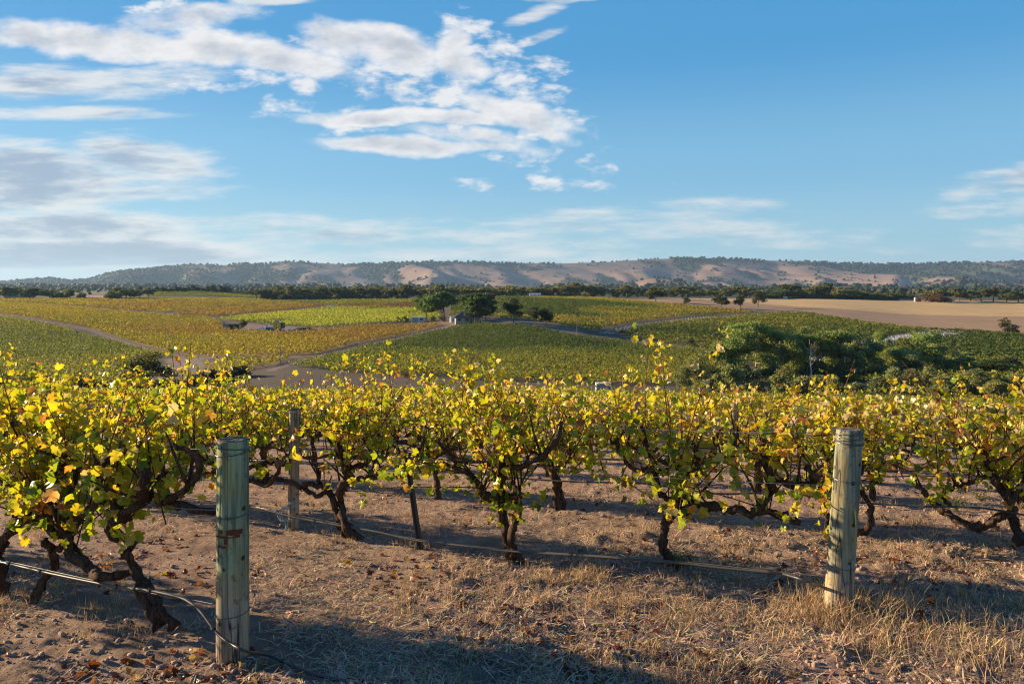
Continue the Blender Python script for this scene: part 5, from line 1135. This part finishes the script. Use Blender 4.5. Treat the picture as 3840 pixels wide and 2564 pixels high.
def wire(name, cat, pts, rad, mat, c, label, group=None, k=5, clips=()):
    P = smooth_path(pts, k); b = MB(); o0 = P[0]
    o = empty(name, o0, label, cat, group); b.tube(P - o0, rad, 6, c); b.build('line', mat, o, smooth=True)
    L = np.r_[0, np.cumsum(np.linalg.norm(np.diff(P, axis=0), axis=1))]
    for s in clips:
        i = int(np.clip(np.searchsorted(L, s * L[-1]), 1, len(P) - 1)); d = (P[i] - P[i - 1]); d /= np.linalg.norm(d)
        cb = MB(); cb.tube([P[i] - o0 - d * .011, P[i] - o0 + d * .011], rad * 1.55, 8, (.03, .03, .03)); cb.build('clip', M_hose, o)
    return o
def trellis():
    ends = [(near(873, 2466) + np.array([-.02, .05, 0])), RB + np.array([-.05, .06, 0])]
    hts = ((1.16, 'top'), (.81, 'middle'))
    words = ('front', 'second', 'third', 'fourth', 'fifth', 'sixth', 'seventh')
    for k in range(7):
        p = ROWP[k]; t0 = -.25 * p - 2 if k > 1 else None
        a = ends[k][:2] if k < 2 else RN * p - RD * t0; e = RN * p - RD * (2.0 * p + 3)
        for h, nm in hts:
            pts = []; m = 16
            for i in range(m + 1):
                x = a + (e - a) * i / m; pts.append((x[0], x[1], gz(*x) + h - (.03 if i % 3 else 0)))
            wire('trellis_wire', 'wire', pts, .0021, M_metal, (.20, .19, .18), '%s grey trellis wire strung along the %s row of vines' % (nm, words[k]), 'trellis wires', 2)
    HB, HG = (.05, .048, .046), (.085, .072, .06)
    q = [rowpt(x, y, p1, o) for x, y, o in ((-400, 2040, -.1), (-120, 2085, -.1), (0, 2106, -.1), (190, 2150, -.1), (400, 2192, -.1), (560, 2214, -.1), (668, 2238, -.1), (712, 2258, -.11), (752, 2292, -.13), (792, 2345, -.16), (826, 2385, -.18), (865, 2412, -.2), (920, 2440, -.2))]
    g = [near(1010, 2478) + np.array([0, 0, .03]), near(1090, 2505) + np.array([0, 0, .02]), near(1180, 2535) + np.array([0, 0, .012]), near(1300, 2562) + np.array([0, 0, .008]), near(1420, 2590) + np.array([0, 0, .0])]
    wire('drip_hose', 'hose', q + g, .0088, M_hose, HB, 'black drip hose sagging past the foot of the thick green post', 'drip hoses', 5, (.30, .36, .52, .56, .59, .72, .86))
    q = [rowpt(x, y, p1, -.08) for x, y in ((-400, 2036), (0, 2100), (190, 2140), (400, 2186), (560, 2222), (670, 2240), (740, 2252), (812, 2266))]
    wire('support_wire', 'wire', q, .003, M_metal, (.16, .15, .14), 'pale wire carrying the drip hose to the thick green post', 'hose support wires', 4)
    q = [rowpt(x, y, p2, -.07) for x, y in ((-300, 1770), (200, 1800), (600, 1850), (930, 1898), (1100, 1938), (1290, 1972), (1420, 1995), (1560, 2026), (1740, 2046), (1910, 2066), (2200, 2084), (2500, 2106), (2700, 2128), (2935, 2150))]
    g = [rowpt(3020, 2176, p2, -.2), near(3100, 2262) + np.array([0, 0, .10]), near(3190, 2285) + np.array([0, 0, .05]), near(3290, 2296) + np.array([0, 0, .01]), near(3420, 2320)]
    wire('drip_hose', 'hose', q, .0088, M_hose, HG, 'dusty drip hose strung low along the second row', 'drip hoses', 5, (.5, .62, .75, .86, .99))
    wire('drip_hose', 'hose', [q[-1]] + g, .0085, M_hose, HB, 'black tail of hose dropping behind grass at the leaning pale post', 'drip hoses', 5, (.2,))
    q = [rowpt(x, y, p2, -.06) for x, y in ((930, 1894), (1290, 1966), (1560, 2020), (1910, 2060), (2500, 2100), (2935, 2146), (3090, 2160))]
    wire('support_wire', 'wire', q, .003, M_metal, (.13, .115, .10), 'wire carrying the dusty hose to the leaning pale post', 'hose support wires', 4)
    for k, (x0, x1) in ((2, (900, 4200)), (3, (900, 4300)), (4, (1000, 4300))):
        pts = []
        for x in np.linspace(x0, x1, 14): g_ = rowground(x, ROWP[k], -.06); pts.append(g_ + np.array([0, 0, .34 - .03 * math.sin(x * .01)]))
        wire('drip_hose', 'hose', pts, .0088, M_hose, HG if k > 2 else HB, 'drip hose strung low along the %s row' % ('third', 'fourth', 'fifth')[k - 2], 'drip hoses', 3)
trellis()

# ------------------------------------------------------------------ litter, straw, grass and clods on the near ground
def scatter(r, n, ymax=13., ymin=3.4):
    y = 1 / (1 / ymax + (1 / ymin - 1 / ymax) * r.random(n)); x = (r.random(n) * 2 - 1) * .74 * y; return x, y
def litter():
    r = np.random.default_rng(21)
    # straw lying on the soil
    x, y = scatter(r, 70000); k = (fbm(x * 1.1, y * 1.1, 4, 21) + .12 * r.random(len(x)) > .50) & ~((x < -1.0) & (y < 4.35) & (r.random(len(x)) < .75)); x, y = x[k], y[k]; n = len(x)
    a = r.random(n) * 6.28; L = .025 + .10 * r.random(n) ** 2; w = .0016 + .002 * r.random(n); el = r.normal(size=n) * .22
    d = np.stack([np.cos(a) * np.cos(el), np.sin(a) * np.cos(el), np.abs(np.sin(el))], 1); s = np.stack([-np.sin(a), np.cos(a), .3 * r.normal(size=n)], 1) * w[:, None]
    P = np.stack([x, y, terr(x, y, True) + .006], 1); d = d * L[:, None]
    mid_ = P + d * .5 + np.stack([0 * x, 0 * x, .006 * r.random(n)], 1) + s * (r.normal(size=n) * 3)[:, None]
    V = np.stack([P - s, P + s, mid_ - s, mid_ + s, P + d - s * .5, P + d + s * .5], 1).reshape(-1, 3)
    i = np.arange(n)[:, None, None] * 6; Fq = (np.array([[0, 1, 3, 2], [2, 3, 5, 4]])[None] + i).reshape(-1, 4)
    C = np.array((.62, .46, .29)) * (.45 + .8 * r.random((n, 1))) * (1 + .12 * r.normal(size=(n, 3)))
    tag(link('straw_litter', mesh_np('straw_litter', V, [Fq], M_straw, np.repeat(C.clip(.02, .8), 6, 0))), 'pale straw strewn over the soil between the vine rows', 'straw', None, 'stuff')
    # standing dry grass in tufts
    cx, cy = scatter(r, 1500, 12); k = (fbm(cx * .9, cy * .9, 3, 33) > .52) & ~((cx < -.9) & (cy < 4.4)); cx, cy = cx[k], cy[k]; cs_ = .55 + .5 * r.random(len(cx))
    def more(px0, px1, py0, py1, m, s):
        nonlocal cx, cy, cs_
        q = np.array([near(px0 + (px1 - px0) * r.random(), py0 + (py1 - py0) * r.random()) for _ in range(m)]); cx = np.r_[cx, q[:, 0]]; cy = np.r_[cy, q[:, 1]]; cs_ = np.r_[cs_, np.full(m, s)]
    more(2700, 3840, 2230, 2440, 46, 1.3); more(3250, 3840, 2330, 2564, 22, 1.8); more(2960, 3380, 2250, 2340, 36, 1.7); more(1500, 2700, 2150, 2330, 55, 1.0); more(3300, 3500, 1960, 2010, 10, 1.5); more(1200, 1700, 1930, 2060, 20, .8); more(120, 260, 1990, 2060, 8, 1.0); more(1500, 2600, 2420, 2564, 30, .8)
    B = 22; n = len(cx) * B; c = np.repeat(np.arange(len(cx)), B); s_ = cs_[c]
    x = cx[c] + r.normal(size=n) * .05 * s_; y = cy[c] + r.normal(size=n) * .05 * s_; h = (.035 + .11 * r.random(n) ** 1.6) * s_
    a = r.random(n) * 6.28; ln = np.abs(r.normal(size=n)) * .38 + .05; P = np.stack([x, y, terr(x, y, True) - .005], 1)
    d = np.stack([np.cos(a) * ln, np.sin(a) * ln, np.ones(n)], 1); m1 = P + d * (h * .55)[:, None]; e = m1 + (d * np.array([1.9, 1.9, .8])) * (h * .45)[:, None]
    sd_ = np.stack([-np.sin(a + 1), np.cos(a + 1), 0 * a], 1) * (.0013 + .0014 * r.random(n))[:, None]
    V = np.stack([P - sd_, P + sd_, m1 - sd_ * .8, m1 + sd_ * .8, e], 1).reshape(-1, 3); i = np.arange(n)[:, None, None] * 5
    C = np.array((.52, .375, .21)) * (.55 + .65 * r.random((n, 1))) * (1 + .08 * r.normal(size=(n, 3)))
    tag(link('dry_grass', mesh_np('dry_grass', V, [(np.array([[0, 1, 3, 2]])[None] + i).reshape(-1, 4), (np.array([[2, 3, 4]])[None] + i).reshape(-1, 3)], M_straw, np.repeat(C.clip(.02, .8), 5, 0))), 'dry golden grass tufts, tallest round the leaning pale post', 'grass', None, 'stuff')
    # clods
    x, y = scatter(r, 11000, 12); g = fbm(x * .9, y * .9, 2, 5); k = (g + .15 * r.random(len(x)) > .46); x, y = x[k], y[k]; n = len(x)
    ph = (1 + 5 ** .5) / 2; ico = np.array([(-1, ph, 0), (1, ph, 0), (-1, -ph, 0), (1, -ph, 0), (0, -1, ph), (0, 1, ph), (0, -1, -ph), (0, 1, -ph), (ph, 0, -1), (ph, 0, 1), (-ph, 0, -1), (-ph, 0, 1)]) / 1.9
    fi = np.array([(0, 11, 5), (0, 5, 1), (0, 1, 7), (0, 7, 10), (0, 10, 11), (1, 5, 9), (5, 11, 4), (11, 10, 2), (10, 7, 6), (7, 1, 8), (3, 9, 4), (3, 4, 2), (3, 2, 6), (3, 6, 8), (3, 8, 9), (4, 9, 5), (2, 4, 11), (6, 2, 10), (8, 6, 7), (9, 8, 1)])
    s = .004 + .018 * r.random(n) ** 4
    V = ico[None] * (1 + .7 * (r.random((n, 12, 1)) - .5)) * (s[:, None] * (.7 + .6 * r.random((n, 3))))[:, None] + np.stack([x, y, terr(x, y, True) + s * .1], -1)[:, None]
    C = np.array((.37, .25, .18)) * (.75 + .45 * r.random((n, 1)))
    tag(link('soil_clods', mesh_np('soil_clods', V.reshape(-1, 3), [(fi[None] + (np.arange(n) * 12)[:, None, None]).reshape(-1, 3)], M_clod, np.repeat(C, 12, 0))), 'loose crumbs and clods of pinkish soil on the near ground', 'soil', None, 'stuff')
    # fallen leaves
    x, y = scatter(r, 3200, 12); k = fbm(x * 1.3, y * 1.3, 3, 55) > .54; x, y = x[k], y[k]; n = len(x); P = np.stack([x, y, terr(x, y, True) + .012], 1)
    D = r.normal(size=(n, 3)); D[:, 2] *= .25; core = np.array([(.20, .065, .03), (.25, .10, .045), (.15, .05, .03), (.36, .24, .14)])[r.integers(4, size=n)] * (.8 + .4 * r.random((n, 1)))
    V, Fi, C = leaves(P, D, (.02 + .034 * r.random(n)), r, core, core * .8, LT)
    tag(link('fallen_leaves', mesh_np('fallen_leaves', V, [Fi], M_leaf, C)), 'curled red brown fallen leaves scattered over the soil', 'leaves', None, 'stuff')
    q = near(868, 2163 - 100 + 0) if False else near(865, 2335)
    # green weeds
    for px, py, s, lb in ((2540, 2135, .16, 'small dark green weed at the foot of the single trunked vine'), (3585, 1915, .22, 'bushy green weed behind the stout vine at the right'), (3680, 1880, .16, 'smaller green weed right of the bushy weed behind the stout vine')):
        b = near(px, py); o = empty('weed', b, lb, 'weed'); m = 420; st = MB(); LPs = []
        for k in range(12):
            a = r.random() * 6.28; e = np.array([math.cos(a) * s * (.4 + .6 * r.random()), math.sin(a) * s * (.4 + .6 * r.random()), s * (.3 + .8 * r.random())]); pth = smooth_path([(0, 0, -.01), e * np.array([.4, .4, .7]), e], 3); st.tube(pth, .0018, 3, (.09, .10, .05))
            t = r.random(m // 12); LPs.append(np.stack([np.interp(t, np.linspace(0, 1, len(pth)), pth[:, j]) for j in range(3)], 1) + r.normal(size=(m // 12, 3)) * .012)
        st.build('stems', M_wood, o); Pq = np.concatenate(LPs); V, Fq = cards(Pq, .016 * (.6 + .8 * r.random(len(Pq))), r, .5)
        link('foliage', mesh_np('foliage', V, [Fq], M_tree, np.repeat(np.array((.10, .135, .045)) * (.7 + .6 * r.random((len(Pq), 1))), 4, 0)), o)
    # one bright fallen leaf and a few sticks
    for px, py, lb, c in ((1292, 2116, 'single bright orange leaf lying on bare soil left of the thick upright vine', (.62, .30, .04)), (600, 2035 + 120, 'single yellow leaf lying in shade behind the hose', (.5, .36, .05))):
        b = near(px, py); V, Fi, C = leaves(np.array([[0, 0, .012]]), np.array([[.8, -.5, .1]]), np.array([.075]), r, np.array([c]), np.array([c]), LT)
        tag(link('fallen_leaf', mesh_np('fallen_leaf', V, [Fi], M_leaf, C), None, b), lb, 'leaf')
litter()

# ------------------------------------------------------------------ the air over the valley
def haze():
    m, t = mat_new('valley_air'); v = t.node('ShaderNodeVolumePrincipled'); v.inputs['Color'].default_value = (.44, .68, 1.0, 1); v.inputs['Density'].default_value = 5.2e-5; v.inputs['Anisotropy'].default_value = .2
    t.l.new(v.outputs[0], t.out.inputs['Volume'])
    b = MB(); b.box(-14500, 14500, -40, 14600, -420, 330); o = b.build('haze', m); tag(o, kind='stuff')
haze()
